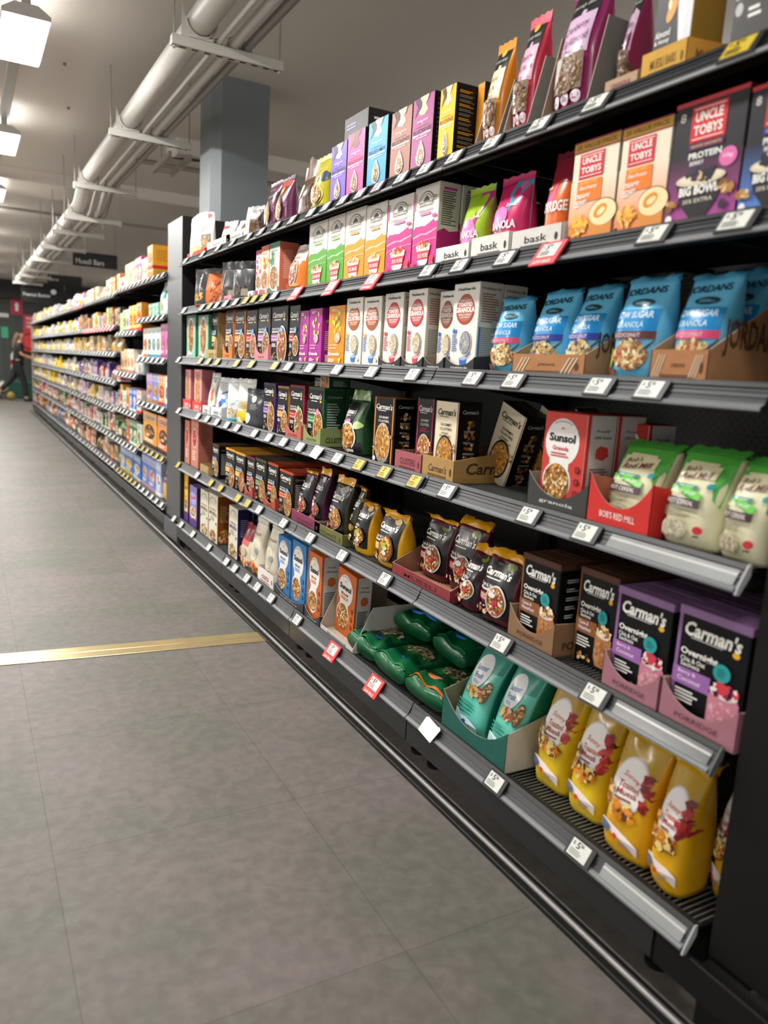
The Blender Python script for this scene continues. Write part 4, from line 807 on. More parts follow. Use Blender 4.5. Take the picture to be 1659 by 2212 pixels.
def k_hubb(arg, w, h, d, sd):
    oc, wd, wn, cup = {'brown': ('a4562c', 'CLUSTERS', 'oat', '2a78c0'), 'red': ('b82a2e', 'GRANOLA', 'oat', 'd83a4a'), 'rust': ('8a4028', 'GRANOLA', 'pale', '2a6ac0'), 'rust2': ('a8401f', 'GRANOLA', 'pale', '2a6ac0')}[arg]
    mb, F, S = carton(w, h, d, H('e6e2d8'), H('cfc9b8'), H('c9c3b4'))
    F.text('Hubbards', .5, .93, .66, .035, H('2c2c2c'), bold=.03)
    if arg == 'brown':
        F.E(.36, .70, .20, .15, H(oc)); F.E(.64, .70, .20, .15, H(oc)); F.E(.5, .68, .36, .16, H(oc))
        F.E(.38, .72, .16, .12, H('b9683a')); F.E(.62, .72, .16, .12, H('b9683a'))
    else:
        F.E(.5, .69, .36, .165, H(oc)); F.E(.5, .79, .24, .085, H(oc))
        F.E(.5, .70, .31, .14, mixc(H(oc), W_, .10))
    F.text('AMAZING', .5, .80, .44, .028, H('efe0d0')); F.text('TOASTED', .5, .755, .54, .045, W_, bold=.03); F.text(wd, .5, .695, .74, .062, W_, bold=.04)
    F.text('VANILLA ALMOND', .5, .64, .5, .02, W_); F.text('COCONUT', .5, .61, .4, .02, W_)
    F.poly([(.06, .46), (.12, .49), (.18, .46), (.24, .48), (.22, .43), (.08, .43)], H(cup if arg != 'brown' else 'e8a83a')); F.lines(.06, .22, .30, .42, 9, mixc(H(cup), G_, .3), random.Random(sd))
    F.poly([(.40, .14), (.68, .14), (.64, .065), (.44, .065)], H(cup)); F.E(.54, .14, .14, .02, mixc(H(cup), W_, .4)); F.poly([(.66, .16), (.82, .22), (.84, .21), (.68, .145)], H(cup))
    F.E(.86, .10, .05, .025, H('3a3a3a')); F.E(.86, .10, .04, .02, H('e6e2d8'))
    F.E(.60, .32, .235, .145, W_); F.E(.60, .32, .22, .135, H('77746c'))
    S.text('Hubbards', .5, .93, .8, .03, H('2c2c2c')); S.lines(.12, .55, .9, .88, 12, mixc(H(oc), H('8d867a'), .4), random.Random(sd)); S.lines(.12, .12, .9, .5, 18, H('7d786c'), random.Random(sd + 1))
    if arg in ('rust', 'rust2'): S.R(.05, .05, .12, .5, H(cup))
    q = MB(); A = Art(q, lambda u, v, o: (u - w / 2, -.004 - o, v), w, h)
    A.E(.60, .32, .20, .125, H('bfb59c') if arg != 'rust2' else H('8b8c92')); A.bits(.60, .32, .20, .125, (PALE if arg != 'rust2' else ['9a9aa0', '86868c', 'b2aea6', '74747a']) , 110, .0045, sd)
    return [('printed_carton', mb, 'carton'), ('window', q, 'clear')]
CAR = {'tan': ('b79a5c', 'e0c070', 'GRANOLA', 'apri', '0b0b0c'), 'orange': ('c86a24', 'e58a30', 'GRANOLA', 'nut', '0b0b0c'), 'redblue': ('1d1d20', 'd83a3a', 'GRANOLA', 'berry', '0b0b0c'),
    'lilac': ('3a3038', 'b070a8', 'GRANOLA', 'nut', '2a282a'), 'lilac2': ('1d1a1c', 'a86aa6', 'GRANOLA', 'berry', '0b0b0c'), 'brick': ('1d1a1c', 'b23a2e', 'GRANOLA', 'nut', '0b0b0c'),
    'purple': ('3e2560', '8a58b0', 'CLUSTERS', 'nut', '0d0c10'), 'mustard': ('b98a2c', 'e8992c', 'CLUSTERS', 'apri', '0d0c0f'), 'crimson': ('84182c', 'cf2030', 'CLUSTERS', 'berry', '0d0c0f'),
    'forest': ('1f4a2c', '2f9038', 'CLUSTERS', 'apri', '0c0d0e'), 'blackw': ('0b0b0c', 'c8a060', 'MUESLI', 'nut', '0b0b0c'), 'yellowlid': ('1a1816', 'e8b03a', 'MUESLI', 'berry', '0c0c0e'),
    'maroonlid': ('3a1420', 'b83044', 'MUESLI', 'berry', '0c0c0e'), 'olivelid': ('2c2f1c', '5a7a3a', 'MUESLI', 'oat', '0c0c0e'), 'orangelid': ('2a1a14', 'cf4a2c', 'MUESLI', 'oat', '0c0c0e')}
LIDC = {'yellowlid': 'e3a42c', 'maroonlid': '6a1a2e', 'olivelid': '4a5030', 'orangelid': 'c24a28', 'blackw': '5a3a2c', 'purple': '3e2560', 'forest': '24502f', 'crimson': '7a1a2a', 'mustard': 'a8772a'}
def script(F, cu, cv, wd, hh, c=W_):
    F.text("Carman's", cu, cv, wd, hh, c, shear=.22, bold=.03); F.lines(cu - wd * .36, cv - hh * .98, cu + wd * .44, cv - hh * .72, 1, c, random.Random(1))
def k_carman(arg, w, h, d, sd):
    sc_, ac, t2, pal, bg = CAR[arg]; lid = LIDC.get(arg)
    mb, F, S = carton(w, h, d, H(bg), H(sc_), H(lid or sc_))
    if lid: F.R(0, .955, 1, 1, H(lid)); S.R(0, .955, 1, 1, H(lid))
    if arg in ('purple', 'crimson', 'forest', 'orange', 'lilac'): F.R(0, 0, .035, .96, H(sc_)); F.R(.93, 0, 1, .96, H(sc_))
    script(F, .46, .84, .76, .10)
    F.E(.80, .755, .05, .022, H('e8b02c')); F.E(.76, .76, .03, .018, H('f0c850'))
    F.text('Aussie Oat', .27, .60, .44, .035, W_); F.text(t2, .29, .545, .5, .042, W_, bold=.03)
    F.R(0, .37, .48, .50, H(ac)); F.text('Honey', .20, .46, .30, .032, W_); F.text('Roasted', .23, .41, .36, .032, W_)
    F.lines(.06, .27, .34, .34, 3, W_, random.Random(sd)); F.E(.10, .07, .06, .03, W_); F.E(.10, .07, .045, .022, K_)
    F.bits(.30, .14, .28, .09, ['c89a5c', 'e0c890', '8a5a2c'], 16, .0045, sd)
    bowl(F, .70, .30, .30, pal, sd, 90, asp=1.45 if arg in ('forest', 'crimson', 'purple', 'lilac2') else 1.25, rim='dcd8d2' if arg not in ('olivelid', 'yellowlid', 'orangelid') else 'c8a068')
    F.E(.66, .575, .10, .055, H({'purple': 'e8982c', 'mustard': 'b088c8', 'crimson': '8ac04a', 'forest': 'e878a8'}.get(arg, '4a90c8')))
    F.lines(.62, .55, .71, .60, 3, W_, random.Random(sd))
    S.text("Carman's", .5, .85, .7, .05, H('a8a49c'), shear=.2); S.lines(.15, .12, .85, .75, 14, mixc(H(sc_), W_, .45), random.Random(sd))
    if arg == 'purple': S.text('CLUSTERS', .4, .62, .5, .07, H('9a80b8'), rot=PI / 2)
    if arg in ('yellowlid', 'maroonlid', 'olivelid', 'orangelid', 'blackw'):
        q = MB(); q.box(-w / 2 - .001, w / 2 + .001, -.001, d + .001, h * .945, h - .0005, H(lid), bev=.001)
        return [('printed_carton', mb, 'carton'), ('lid', q, 'carton')]
    return [('printed_carton', mb, 'carton')]
def k_gourmet(arg, w, h, d, sd):
    bg, ed, tx, pal = {'honey': ('0a0a0b', 'd8842c', 'f0ece4', 'apri'), 'berry': ('151315', 'b8184a', 'd8d0c8', 'berry'), 'cream': ('e4d6b8', '1b1a1a', '2a2624', 'apri')}[arg]
    mb, F, S = carton(w, h, d, H(bg), H('0b0b0c'), H('b06a1c') if arg == 'honey' else H('1a1a1a'))
    if arg != 'cream': F.R(.05, 0, .10, 1, H(ed)); F.R(.90, 0, .95, 1, H(ed))
    else: F.R(0, 0, .03, 1, H(ed)); F.R(.94, 0, .97, 1, H('8a5a3a'))
    F.text("Carman's", .5, .86, .76, .085, H(tx), shear=.22, bold=.025); F.lines(.2, .79, .8, .81, 1, H(tx), random.Random(1))
    F.text('GOURMET', .5, .70, .46, .035, H(tx)); F.text('CLUSTERS', .5, .645, .50, .035, H(tx)); F.text('HONEY', .48, .59, .3, .025, H('e08a2c') if arg == 'honey' else H(ed)); F.text('ROASTED NUT', .5, .555, .5, .025, H('e08a2c') if arg == 'honey' else H(ed))
    bowl(F, .50, .31, .36, pal, sd, 130, asp=1.3, rim='b9b6b0' if arg != 'cream' else '1b1a1a', inner='b07a3a')
    F.bits(.86, .42, .10, .06, NUT, 8, .006, sd + 1); F.bits(.12, .22, .10, .05, NUT, 8, .006, sd + 2)
    if arg == 'honey': F.E(.16, .06, .07, .035, W_); F.lines(.3, .04, .9, .08, 3, H('8d8a84'), random.Random(sd))
    S.text("Carman's", .5, .88, .7, .05, H('c8c4bc'), shear=.2)
    for k in range(5): S.bits(.5, .72 - k * .14, .22, .05, NUT, 9, .007, sd + k); S.lines(.25, .62 - k * .14, .75, .65 - k * .14, 2, H('b0aca4'), random.Random(k))
    P = [('printed_carton', mb, 'carton')]
    return P
def k_night(arg, w, h, d, sd):
    ac, cup, top_ = {'brown': ('8a5a34', 'b07848', '55382a'), 'violet': ('9a68a8', 'c88094', '8d6c96')}[arg]
    mb, F, S = carton(w, h * .96, d, H('0c0c0f'), H('0b0b0d'), H(top_))
    F.h = h; S.h = h
    F.R(0, 0, .035, .95, H(ac)) ; 
    if arg == 'violet': F.R(0, 0, .05, .95, H('8a6494'))
    F.text("Carman's", .50, .82, .80, .13, W_, shear=.22, bold=.03); F.lines(.2, .735, .9, .755, 1, H('b8b4b0'), random.Random(1)); F.E(.84, .735, .05, .025, H('e8b02c'))
    F.text('Overnight', .35, .61, .54, .075, W_, bold=.03); F.text('Chia & Oat', .27, .55, .36, .042, W_); F.text('Sachets', .24, .505, .28, .038, W_)
    F.R(0, .32, .55, .47, H(ac)); F.text('Berry &' if arg == 'violet' else 'Cacao &', .21, .43, .26, .04, H('f0dcf0')); F.text('Coconut' if arg == 'violet' else 'Hazelnut', .25, .375, .34, .04, H('f0dcf0'))
    F.lines(.07, .17, .44, .29, 4, W_, random.Random(sd))
    F.poly([(.55, .34), (.60, .40), (.92, .40), (.97, .34), (.97, .12), (.90, .04), (.62, .04), (.55, .12)], H(cup)); F.bits(.76, .19, .20, .14, [cup, 'd89aa8' if arg == 'violet' else 'c89468', 'e0b0b4' if arg == 'violet' else '9a6438'], 90, .005, sd)
    F.E(.76, .39, .19, .05, H('ddd0cc')); F.bits(.76, .42, .17, .055, (['c02030', 'e04050', '2a1a3a', 'f0e8e4'] if arg == 'violet' else ['e0c890', '7a4a24', 'f0e8d8', 'a06a38']), 34, .009, sd + 2)
    if arg == 'violet':
        for x, z in ((.70, .46), (.78, .44), (.74, .41)): F.E(x, z, .055, .035, H('d0404a'))
    F.E(.70, .555, .12, .075, H('2f9a9a')); F.lines(.64, .52, .77, .59, 4, H('1c5a5c'), random.Random(sd))
    F.bits(.35, .08, .25, .04, NUT, 10, .007, sd + 4)
    for k in range(7): S.text('NOTES', .5, .80 - k * .10, .5, .035, H('c8c4c0')) if False else S.lines(.3, .78 - k * .10, .8, .83 - k * .10, 2, H('d0ccc8'), random.Random(k))
    q = MB(); b = .0012
    q.box(-w / 2 - b, w / 2 + b, -b, d + b, h * .925, h, H(top_), bev=.0012); q.box(-w * .45, w * .45, d * .3, d * .34, h, h + .0007, mixc(H(top_), K_, .4))
    return [('printed_carton', mb, 'carton'), ('lid', q, 'carton')]
def k_tobys(arg, w, h, d, sd):
    mb, F, S = carton(w, h, d, H('e9dcc4'), H('9c9284'), H('a83040'))
    F.R(0, 0, 1, .62, H('e8761c'), H('e9dcc4')); F.R(0, .905, 1, .985, H('c8982c')); F.R(0, .89, 1, .905, H('8a1c24')); F.R(0, .985, 1, 1, H('8a1c34'))
    F.text('20 VALUE PACK', .5, .945, .88, .05, H('7a4c10'))
    F.R(.16, .63, .70, .87, H('cc1428')); F.R(.19, .845, .67, .852, W_); F.R(.19, .65, .67, .657, W_); F.text('UNCLE', .43, .80, .42, .065, W_, bold=.03); F.text('TOBYS', .43, .71, .44, .065, W_, bold=.03)
    F.R(.16, .40, .70, .61, H('ea7a1a')); F.text('QUICK OATS', .40, .585, .38, .03, H('f8d050')); F.text('Sachets', .40, .54, .40, .035, W_, shear=.3)
    F.text('CREAMY', .30, .46, .34, .042, W_, bold=.03); F.text('HONEY', .27, .40, .28, .042, W_, bold=.03); F.lines(.12, .355, .3, .375, 1, W_)
    F.poly([(.48, .22), (1, .24), (1, 0), (.60, 0)], H('d88a3a')); F.E(.79, .27, .30, .13, H('7a4a20')); F.E(.79, .265, .29, .125, H('f0dca8')); F.E(.74, .28, .15, .06, H('d8902c'), rot=.4); F.E(.76, .275, .09, .03, H('f0dca8'), rot=.4)
    F.bits(.28, .17, .20, .10, ['f0a83a', 'e8c070', 'f8b840', 'd88a2c'], 40, .008, sd); F.E(.08, .05, .045, .03, K_)
    S.lines(.2, .2, .8, .8, 14, H('c8bfb0'), random.Random(sd))
    return [('printed_carton', mb, 'carton')]
def k_bowl(arg, w, h, d, sd):
    a, b, c = {'purple': ('b04898', '3a1c40', '5a2458'), 'blue': ('5a88d8', '1c2450', '1f3a9a')}[arg]
    mb, F, S = carton(w, h, d, H('1a181d'), H('1f1e22'), H('c8282e'))
    F.R(0, 0, 1, .55, H(a), H('1a181d')); F.R(0, .965, 1, 1, H('c8303a'))
    F.text('8', .12, .88, .08, .07, H('d0ccc4'))
    F.R(.25, .66, .74, .94, H('d01c26')); F.R(.28, .915, .71, .922, W_); F.R(.28, .68, .71, .687, W_); F.text('UNCLE', .495, .855, .38, .08, W_, bold=.03); F.text('TOBYS', .495, .75, .40, .08, W_, bold=.03)
    F.R(.25, .60, .74, .65, H(c)); F.text('QUICK SACHETS', .495, .625, .42, .025, H('e8b84a'))
    F.text('PROTEIN', .50, .55, .46, .052, W_, bold=.03); F.text('BERRY', .40, .49, .20, .032, W_)
    F.E(.83, .485, .12, .075, H('dc6aa8') if arg == 'purple' else H('3a70d8')); F.text('10g', .83, .49, .13, .04, H('f4d8e8'))
    F.poly([(.13, .36), (.83, .36), (.74, .17), (.62, .07), (.60, .02), (.38, .02), (.36, .07), (.22, .17)], H('1a191c')); F.E(.48, .36, .35, .055, H('d8ccb0')); F.E(.48, .37, .30, .04, H('e8dcc0'))
    F.bits(.48, .40, .20, .05, ['2a1c34', '1c1828', '3c2a48', 'd8b888'], 22, .012, sd)
    F.text('BIG BOWL', .48, .27, .56, .075, W_, bold=.045); F.text('35% EXTRA', .48, .185, .42, .034, H('d8d0bc')); F.bits(.86, .25, .09, .06, OAT, 14, .009, sd); F.bits(.09, .17, .10, .035, OAT, 12, .007, sd + 1)
    F.E(.09, .06, .05, .035, W_); F.E(.84, .12, .05, .04, H('241c34')); F.lines(.4, .025, .75, .045, 1, W_)
    S.lines(.2, .2, .8, .8, 14, H('6a6660'), random.Random(sd))
    return [('printed_carton', mb, 'carton')]
def k_sunsol(arg, w, h, d, sd):
    a, b = {'red': ('c84038', 'a82828'), 'blue': ('3a7ab8', '2f6aa4'), 'orange': ('c8642c', 'b85424')}[arg]
    mb, F, S = carton(w, h, d, H(a), H('c9c7c2'), H(a))
    cx, cz = .40, .60
    for k in range(28):
        g = 2 * PI * k / 28; F.poly([(cx, cz), (cx + .75 * math.cos(g), cz + .5 * math.sin(g)), (cx + .75 * math.cos(g + .03), cz + .5 * math.sin(g + .03))], mixc(H(a), W_, .13)) if 0 <= cx + .55 * math.cos(g) <= 1 and False else None
    F.R(0, 0, 1, .3, H(b), H(a))
    F.E(.46, .70, .40, .24, H('ebe9e4')); F.E(.40, .30, .34, .20, H('ebe9e4')); F.R(.20, .40, .66, .56, H('ebe9e4'))
    F.E(.46, .86, .24, .06, H('b8b6b0'), a0=.3, a1=PI - .3); F.E(.46, .85, .22, .05, H('ebe9e4'), a0=.2, a1=PI - .2)
    F.E(.46, .83, .05, .022, H('e0a030'), a0=0, a1=PI)
    F.text('Sunsol', .46, .745, .62, .085, H('1c1c1c'), bold=.035); F.text('Granola' if arg == 'red' else 'Muesli', .44, .64, .38, .045, H(a), bold=.02); F.lines(.22, .545, .70, .60, 2, H(a), random.Random(sd))
    rv = .31 * w / h * 1.05
    F.E(.40, .28, .31, rv * 1.0, H('8a5a2c')); F.bits(.40, .28, .31, rv, NUT + ['e0a040', 'f0d8a0'], 170, .0055, sd)
    for k in range(3): F.E(.88, .45 - k * .12, .055, .033, H('1c1c1c')); F.E(.88, .45 - k * .12, .04, .024, H(b))
    S.R(0, 0, .12, 1, H(a)); S.text('Proudly', .55, .84, .5, .035, H('4a4846'), shear=.3); S.text('100% Aussie', .55, .78, .6, .03, H('4a4846'), shear=.3); S.poly([(.35, .66), (.5, .70), (.75, .68), (.8, .60), (.6, .55), (.35, .58)], H(a)); S.lines(.2, .10, .9, .48, 15, H('4a4a4a'), random.Random(sd))
    return [('printed_carton', mb, 'carton')]
def k_dots(arg, w, h, d, sd):
    a, pal = {'magenta': ('a82a90', ['e8d040', 'a8d040', 'e86ab0', 'd8b0e0', 'f0902c']), 'amber': ('d88a1c', ['f0d83a', 'e8e85a', 'c8c83a', 'f8c83a'])}[arg]
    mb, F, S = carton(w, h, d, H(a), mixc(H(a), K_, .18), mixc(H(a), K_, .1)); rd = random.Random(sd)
    for k in range(11): F.E(rd.uniform(.3, .8), rd.uniform(.50, .9), .07, .035, H(rd.choice(pal)), rot=rd.uniform(0, 3))
    F.lines(.2, .90, .6, .95, 2, W_, rd); F.text('yumi gluten', .38, .34, .5, .03, W_); F.text('cereal', .34, .29, .4, .03, W_); F.text('Granola', .42, .19, .7, .06, W_, bold=.03); F.lines(.1, .05, .5, .11, 3, W_, rd); F.poly([(.8, .02), (.9, .14), (.7, .1)], H('e8d040'))
    for k in range(5): S.E(rd.uniform(.2, .8), rd.uniform(.7, .95), .1, .03, H(rd.choice(pal)))
    S.lines(.2, .25, .8, .6, 10, mixc(H(a), W_, .5), rd); S.R(.25, .05, .75, .18, H('e8d8d8'))
    q = MB(); A = Art(q, lambda u, v, o: (u - w / 2, -.003 - o, v), w, h); A.E(.62, .46, .17, .085, H('c8c0b4')); A.bits(.62, .46, .16, .08, PALE, 40, .004, sd)
    return [('printed_carton', mb, 'carton'), ('window', q, 'clear')]
def simple(bg, side, top, fn):
    def g(arg, w, h, d, sd):
        mb, F, S = carton(w, h, d, H(bg), H(side), H(top)); fn(F, S, sd); return [('printed_carton', mb, 'carton')]
    return g
def f_mint(F, S, sd): F.R(0, .55, 1, 1, H('9ab8a4'), H('6a8a78')); F.text('granola', .45, .82, .7, .05, H('b83a4a')); bowl(F, .5, .50, .34, 'apri', sd, 50, asp=1.6); F.lines(.15, .08, .6, .16, 3, W_, random.Random(sd)); F.bits(.2, .05, .2, .04, ['d87088', 'f0c0c8'], 10, .01, sd)
def f_pinkt(F, S, sd): F.R(0, 0, 1, .27, H('cf3a34')); F.text('OATS', .5, .12, .7, .08, W_); bowl(F, .5, .52, .36, 'oat', sd, 50, rim='f0d8d4', asp=1.9, inner='c08a5a'); F.lines(.15, .82, .8, .95, 3, H('c04a5a'), random.Random(sd)); S.lines(.2, .3, .8, .8, 10, H('a85a64'), random.Random(sd))
def f_salmon(F, S, sd): F.E(.5, .62, .34, .21, H('e8c4b8')); F.E(.5, .62, .28, .18, H('b83030')); F.bits(.5, .62, .26, .16, ['c83838', '8a2020', 'e8b0a0'], 40, .01, sd); F.lines(.25, .15, .75, .36, 4, H('f0dcd4'), random.Random(sd)); S.lines(.2, .5, .8, .9, 10, H('8a4a40'), random.Random(sd))
def k_kids(arg, w, h, d, sd):
    y = arg == 'yellow'; mb, F, S = carton(w, h, d, H('dca42c' if y else '8a80c0'), H('4a2a30'), H('a88020' if y else '6a5a90'))
    F.R(0, 0, 1, .2, H('5a3f96')); F.E(.5, .70, .40, .16, H('f0c83a' if y else 'a8a4d8')); F.text('Nutri', .5, .72, .7, .09, H('c82a5a'), bold=.04, rot=.12)
    F.E(.5, .34, .42, .16, H('e6ddd4')); F.bits(.5, .36, .34, .11, OAT + ['6a3420'], 50, .012, sd); F.E(.6, .16, .2, .06, H('7a3a48')); return [('printed_carton', mb, 'carton')]
def k_muesli(arg, w, h, d, sd):
    c = {'brown': '8a4a14', 'navy': '1e1a4a'}[arg]; mb, F, S = carton(w, h, d, H('dcd6c4'), H(c), H('b8b2a2'))
    F.E(.5, .84, .34, .10, H('8d8a80'), a0=0, a1=PI); F.E(.5, .84, .28, .08, H('dcd6c4'), a0=0, a1=PI)
    F.text('SUPERFOOD' if arg == 'navy' else 'PRO-BIOTIC', .5, .68, .7, .04, H('4a4440')); F.text('MUESLI', .5, .60, .78, .075, H('7a5a3c' if arg == 'brown' else '5a3f86'), bold=.03); F.lines(.2, .44, .8, .54, 3, H('8d8678'), random.Random(sd))
    F.bits(.5, .14, .42, .12, OAT + ['7a2a2a', 'e8e0cc', '3a6a3a'], 60, .011, sd); F.E(.14, .42, .06, .03, H('2f7a4a')); F.E(.86, .42, .06, .03, H('2f7a4a'))
    S.lines(.2, .45, .85, .8, 9, H('c8a070' if arg == 'brown' else '8a86b0'), random.Random(sd)); S.bits(.5, .17, .4, .15, OAT + ['c83030', 'e8c060'], 50, .010, sd); return [('printed_carton', mb, 'carton')]
def k_wavy(arg, w, h, d, sd):
    a, b, c = {'pinkw': ('d8487c', 'e8d8dc', 'b8285a'), 'yelloww': ('e8b83a', 'f0e4c0', 'c85a2c'), 'greenw': ('2f8a5c', 'e4e8dc', '1f7048')}[arg]
    mb, F, S = carton(w, h, d, H(b), H('cf6e54'), H(c)); F.R(0, .90, 1, 1, H(c)); F.text('GRANOLA', .5, .84, .7, .04, H(c)); rd = random.Random(sd)
    for k in range(9): F.E(rd.uniform(.15, .85), rd.uniform(.45, .78), .13, .05, H(rd.choice([a, c, a, 'e8b83a'])), rot=rd.uniform(0, 3))
    F.R(0, 0, 1, .14, H(c)); bowl(F, .5, .32, .44, 'oat', sd, 60, rim='f4f0e8'); F.E(.78, .09, .12, .05, H('e8e4f0')); S.lines(.2, .3, .85, .85, 16, H('e8b0a0'), rd); S.E(.6, .15, .25, .07, H('e89060')); return [('printed_carton', mb, 'carton')]
def k_cart(arg, w, h, d, sd):
    if arg == 'darkback':
        mb, F, S = carton(w, h, d, H('302f31'), H('232221'), H('2c2b2b')); F.text('loving earth', .4, .30, .6, .16, W_); F.lines(.1, .6, .5, .8, 2, H('8a80b0'), random.Random(2)); S.lines(.2, .2, .8, .8, 4, H('c8c4c0'), random.Random(3))
    elif arg == 'darkback2':
        mb, F, S = carton(w, h, d, H('d8902c'), H('1d1916'), H('2a211a'))
    elif arg == 'blackgold':
        mb, F, S = carton(w, h, d, H('0d0d0f'), H('8a7424'), H('6a5a1c')); script(F, .5, .88, .84, .15); F.E(.44, .57, .11, .10, H('e0982c'), rot=-.4); F.E(.38, .63, .05, .05, H('f0dca0')); F.text('Almond', .25, .40, .4, .06, W_); F.text('& Honey', .25, .33, .4, .05, W_); F.lines(.08, .2, .5, .28, 3, W_, random.Random(5))
        F.poly([(.62, 1), (1, 1), (1, .22), (.70, .25), (.60, .6)], H('d8d8dc')); F.poly([(.62, 1), (.86, 1), (.80, .3), (.70, .3)], H('f0f0f2'))
    else:
        mb, F, S = carton(w, h, d, H('d8c4b0'), H('b03a3a'), H('a83a3a')); F.R(0, .0, 1, .38, H('3a3838')); F.E(.6, .95, .5, .3, H('c84a4a')); F.E(.15, .3, .1, .05, H('b8b8b8')); F.lines(.4, .2, .8, .3, 2, W_, random.Random(3)); F.bits(.5, .5, .4, .1, OAT, 40, .008, 3)
    return [('printed_carton', mb, 'carton')]

def k_pouch(arg, w, h, d, sd, tilt=0):
    lean = -tilt
    spec = {'plum1': '5f2a48', 'plum2': '5c2444', 'chartreuse': 'a8a01e', 'orangepure': 'd88a24', 'redpure': 'c83048', 'magpure': '8a1f58', 'magpure2': '86204f', 'lime': '9cc02c', 'teal': 'c42a62', 'porridge': 'd8601e'}[arg]
    B = Bag(w, h, d, H(spec), p=2.6, top=.09, seed=sd, lean=lean, wr=.0016, pinch=.95, topw=1.0); A = B.art(); P = [('pouch_body', B.mb, 'film')]
    q = MB(); Q = Art(q, B.f, B.w, B.h, step=.011, base=.0042, lay=.0002); win = False
    if arg in ('plum1', 'plum2'):
        if arg == 'plum2': A.R(.12, .78, .88, .90, H('d8503c')); A.E(.44, .70, .14, .08, H('c8a83a')); A.text('V', .44, .70, .12, .06, W_)
        else: A.R(.02, .62, .98, .74, H('3a1c2c')); A.text('Fruity', .4, .82, .6, .05, H('d8b0c0'), shear=.2); A.text('cranberries', .5, .68, .7, .05, H('e0c8d0')); A.R(0, .1, .2, .6, H('c03a5c'))
        Q.poly([(.48, .60), (.30, .42), (.22, .28), (.32, .16), (.5, .12), (.68, .18), (.74, .30), (.64, .44)], H('c8b07c')); Q.bits(.48, .28, .22, .16, PALE + OAT, 90, .007, sd); win = True
        A.E(.85, .4, .08, .05, H('9a6a84')); A.E(.85, .4, .06, .035, H('5c2444')); A.lines(.1, .05, .5, .09, 2, H('c89ab0'), random.Random(sd))
    elif arg == 'chartreuse':
        A.text('Fruity Power', .4, .74, .6, .04, H('f0ecc0'), shear=.2); A.lines(.1, .68, .6, .71, 1, W_); A.E(.86, .58, .16, .09, H('3f4a50')); A.poly([(.4, .60), (.6, .60), (.52, .48)], H('e0d8c0'))
        A.E(.56, .28, .34, .17, H('c8c060')); Q.E(.56, .28, .30, .15, H('a88a5c')); Q.bits(.56, .29, .30, .16, NUT, 120, .006, sd); win = True; A.lines(.06, .08, .3, .22, 3, H('e8e4a0'), random.Random(sd))
    elif arg in ('orangepure', 'redpure', 'magpure', 'magpure2'):
        pc = {'orangepure': 'dcd0a8', 'redpure': 'd8a8bc'}.get(arg, 'd0b0cc')
        A.R(.12, .66, .88, .90, H('1d1f1f')); A.R(.14, .42, .86, .72, H(pc)); A.poly([(.14, .66), (.5, .76), (.86, .72), (.86, .64), (.14, .62)], H(pc))
        A.E(.5, .88, .12, .035, H('c8b050')); A.text('purely delish', .5, .80, .62, .045, H('b8b4ac'), shear=.15)
        w1, w2 = {'orangepure': ('Honey', '& Nut'), 'redpure': ('Berry', '& Maple'), }.get(arg, ('Cranberry', '& Almond'))
        tc = {'orangepure': '6a5a24', 'redpure': '8a2038'}.get(arg, '6a1f48')
        A.text(w1, .48, .62, .60, .07, H(tc), shear=.35, bold=0.0, rot=.12); A.text(w2, .54, .53, .60, .06, H(tc), shear=.35, bold=0.0, rot=.12); A.text('GRANOLA', .52, .455, .5, .022, H('4a3040'))
        Q.R(.14, .16, .86, .42, H('94806c')); Q.bits(.5, .28, .36, .14, ['8a6a4c', '6a4a34', 'a88a68', 'c8b498', '7a5a44', '5a3c2c'], 220, .0055, sd)
        Q.poly([(.20, .40), (.42, .41), (.34, .30), (.26, .22), (.18, .20)], H('cfccc4')); win = True
        for k in range(3): A.E(.24 + k * .26, .11, .10, .045, H('e4d4dc')); A.lines(.17 + k * .26, .09, .31 + k * .26, .13, 3, H(tc), random.Random(k))
    else:
        if arg == 'lime': A.poly([(.55, .9), (1, .9), (1, .1), (.72, .2), (.6, .4), (.66, .62)], H('b02a7c')); A.E(.5, .36, .30, .2, H('d070b0')); A.text('bask', .74, .58, .22, .04, W_); A.text('GRANOLA', .46, .36, .86, .10, H('e8e0e4'), bold=.03); A.R(.05, .1, .95, .26, H('a8a8ac')); A.poly([(.6, .26), (1, .3), (1, .1), (.7, .1)], H('5a7a1c'))
        if arg == 'teal': A.poly([(.55, .90), (1, .90), (1, .30), (.45, .26), (.40, .45), (.62, .62), (.5, .75)], H('2a9ab0')); A.E(.82, .84, .10, .05, H('d0609c')); A.E(.36, .48, .28, .13, H('d878b4')); A.text('bask', .68, .62, .3, .05, H('c8e8e8')); A.text('GRANOLA', .46, .38, .86, .10, H('e8e4e4'), bold=.03); A.R(.05, .1, .5, .26, H('c8c4c8'))
        if arg == 'porridge': A.R(.03, .66, .97, .90, H('8a2030')); A.poly([(.05, .62), (.5, .66), (.4, .4), (.05, .3)], H('d860a0')); A.poly([(.97, .3), (.5, .2), (.2, .1), (.97, .08)], H('b02058')); A.text('PORRIDGE', .48, .42, .90, .11, W_, bold=.03); A.text('bask', .25, .62, .2, .03, W_)
    if win: P.append(('window', q, 'clear'))
    P.append(('top_seal', B.seal(H(spec) if arg != 'porridge' else H('7a2030')), 'film'))
    return P
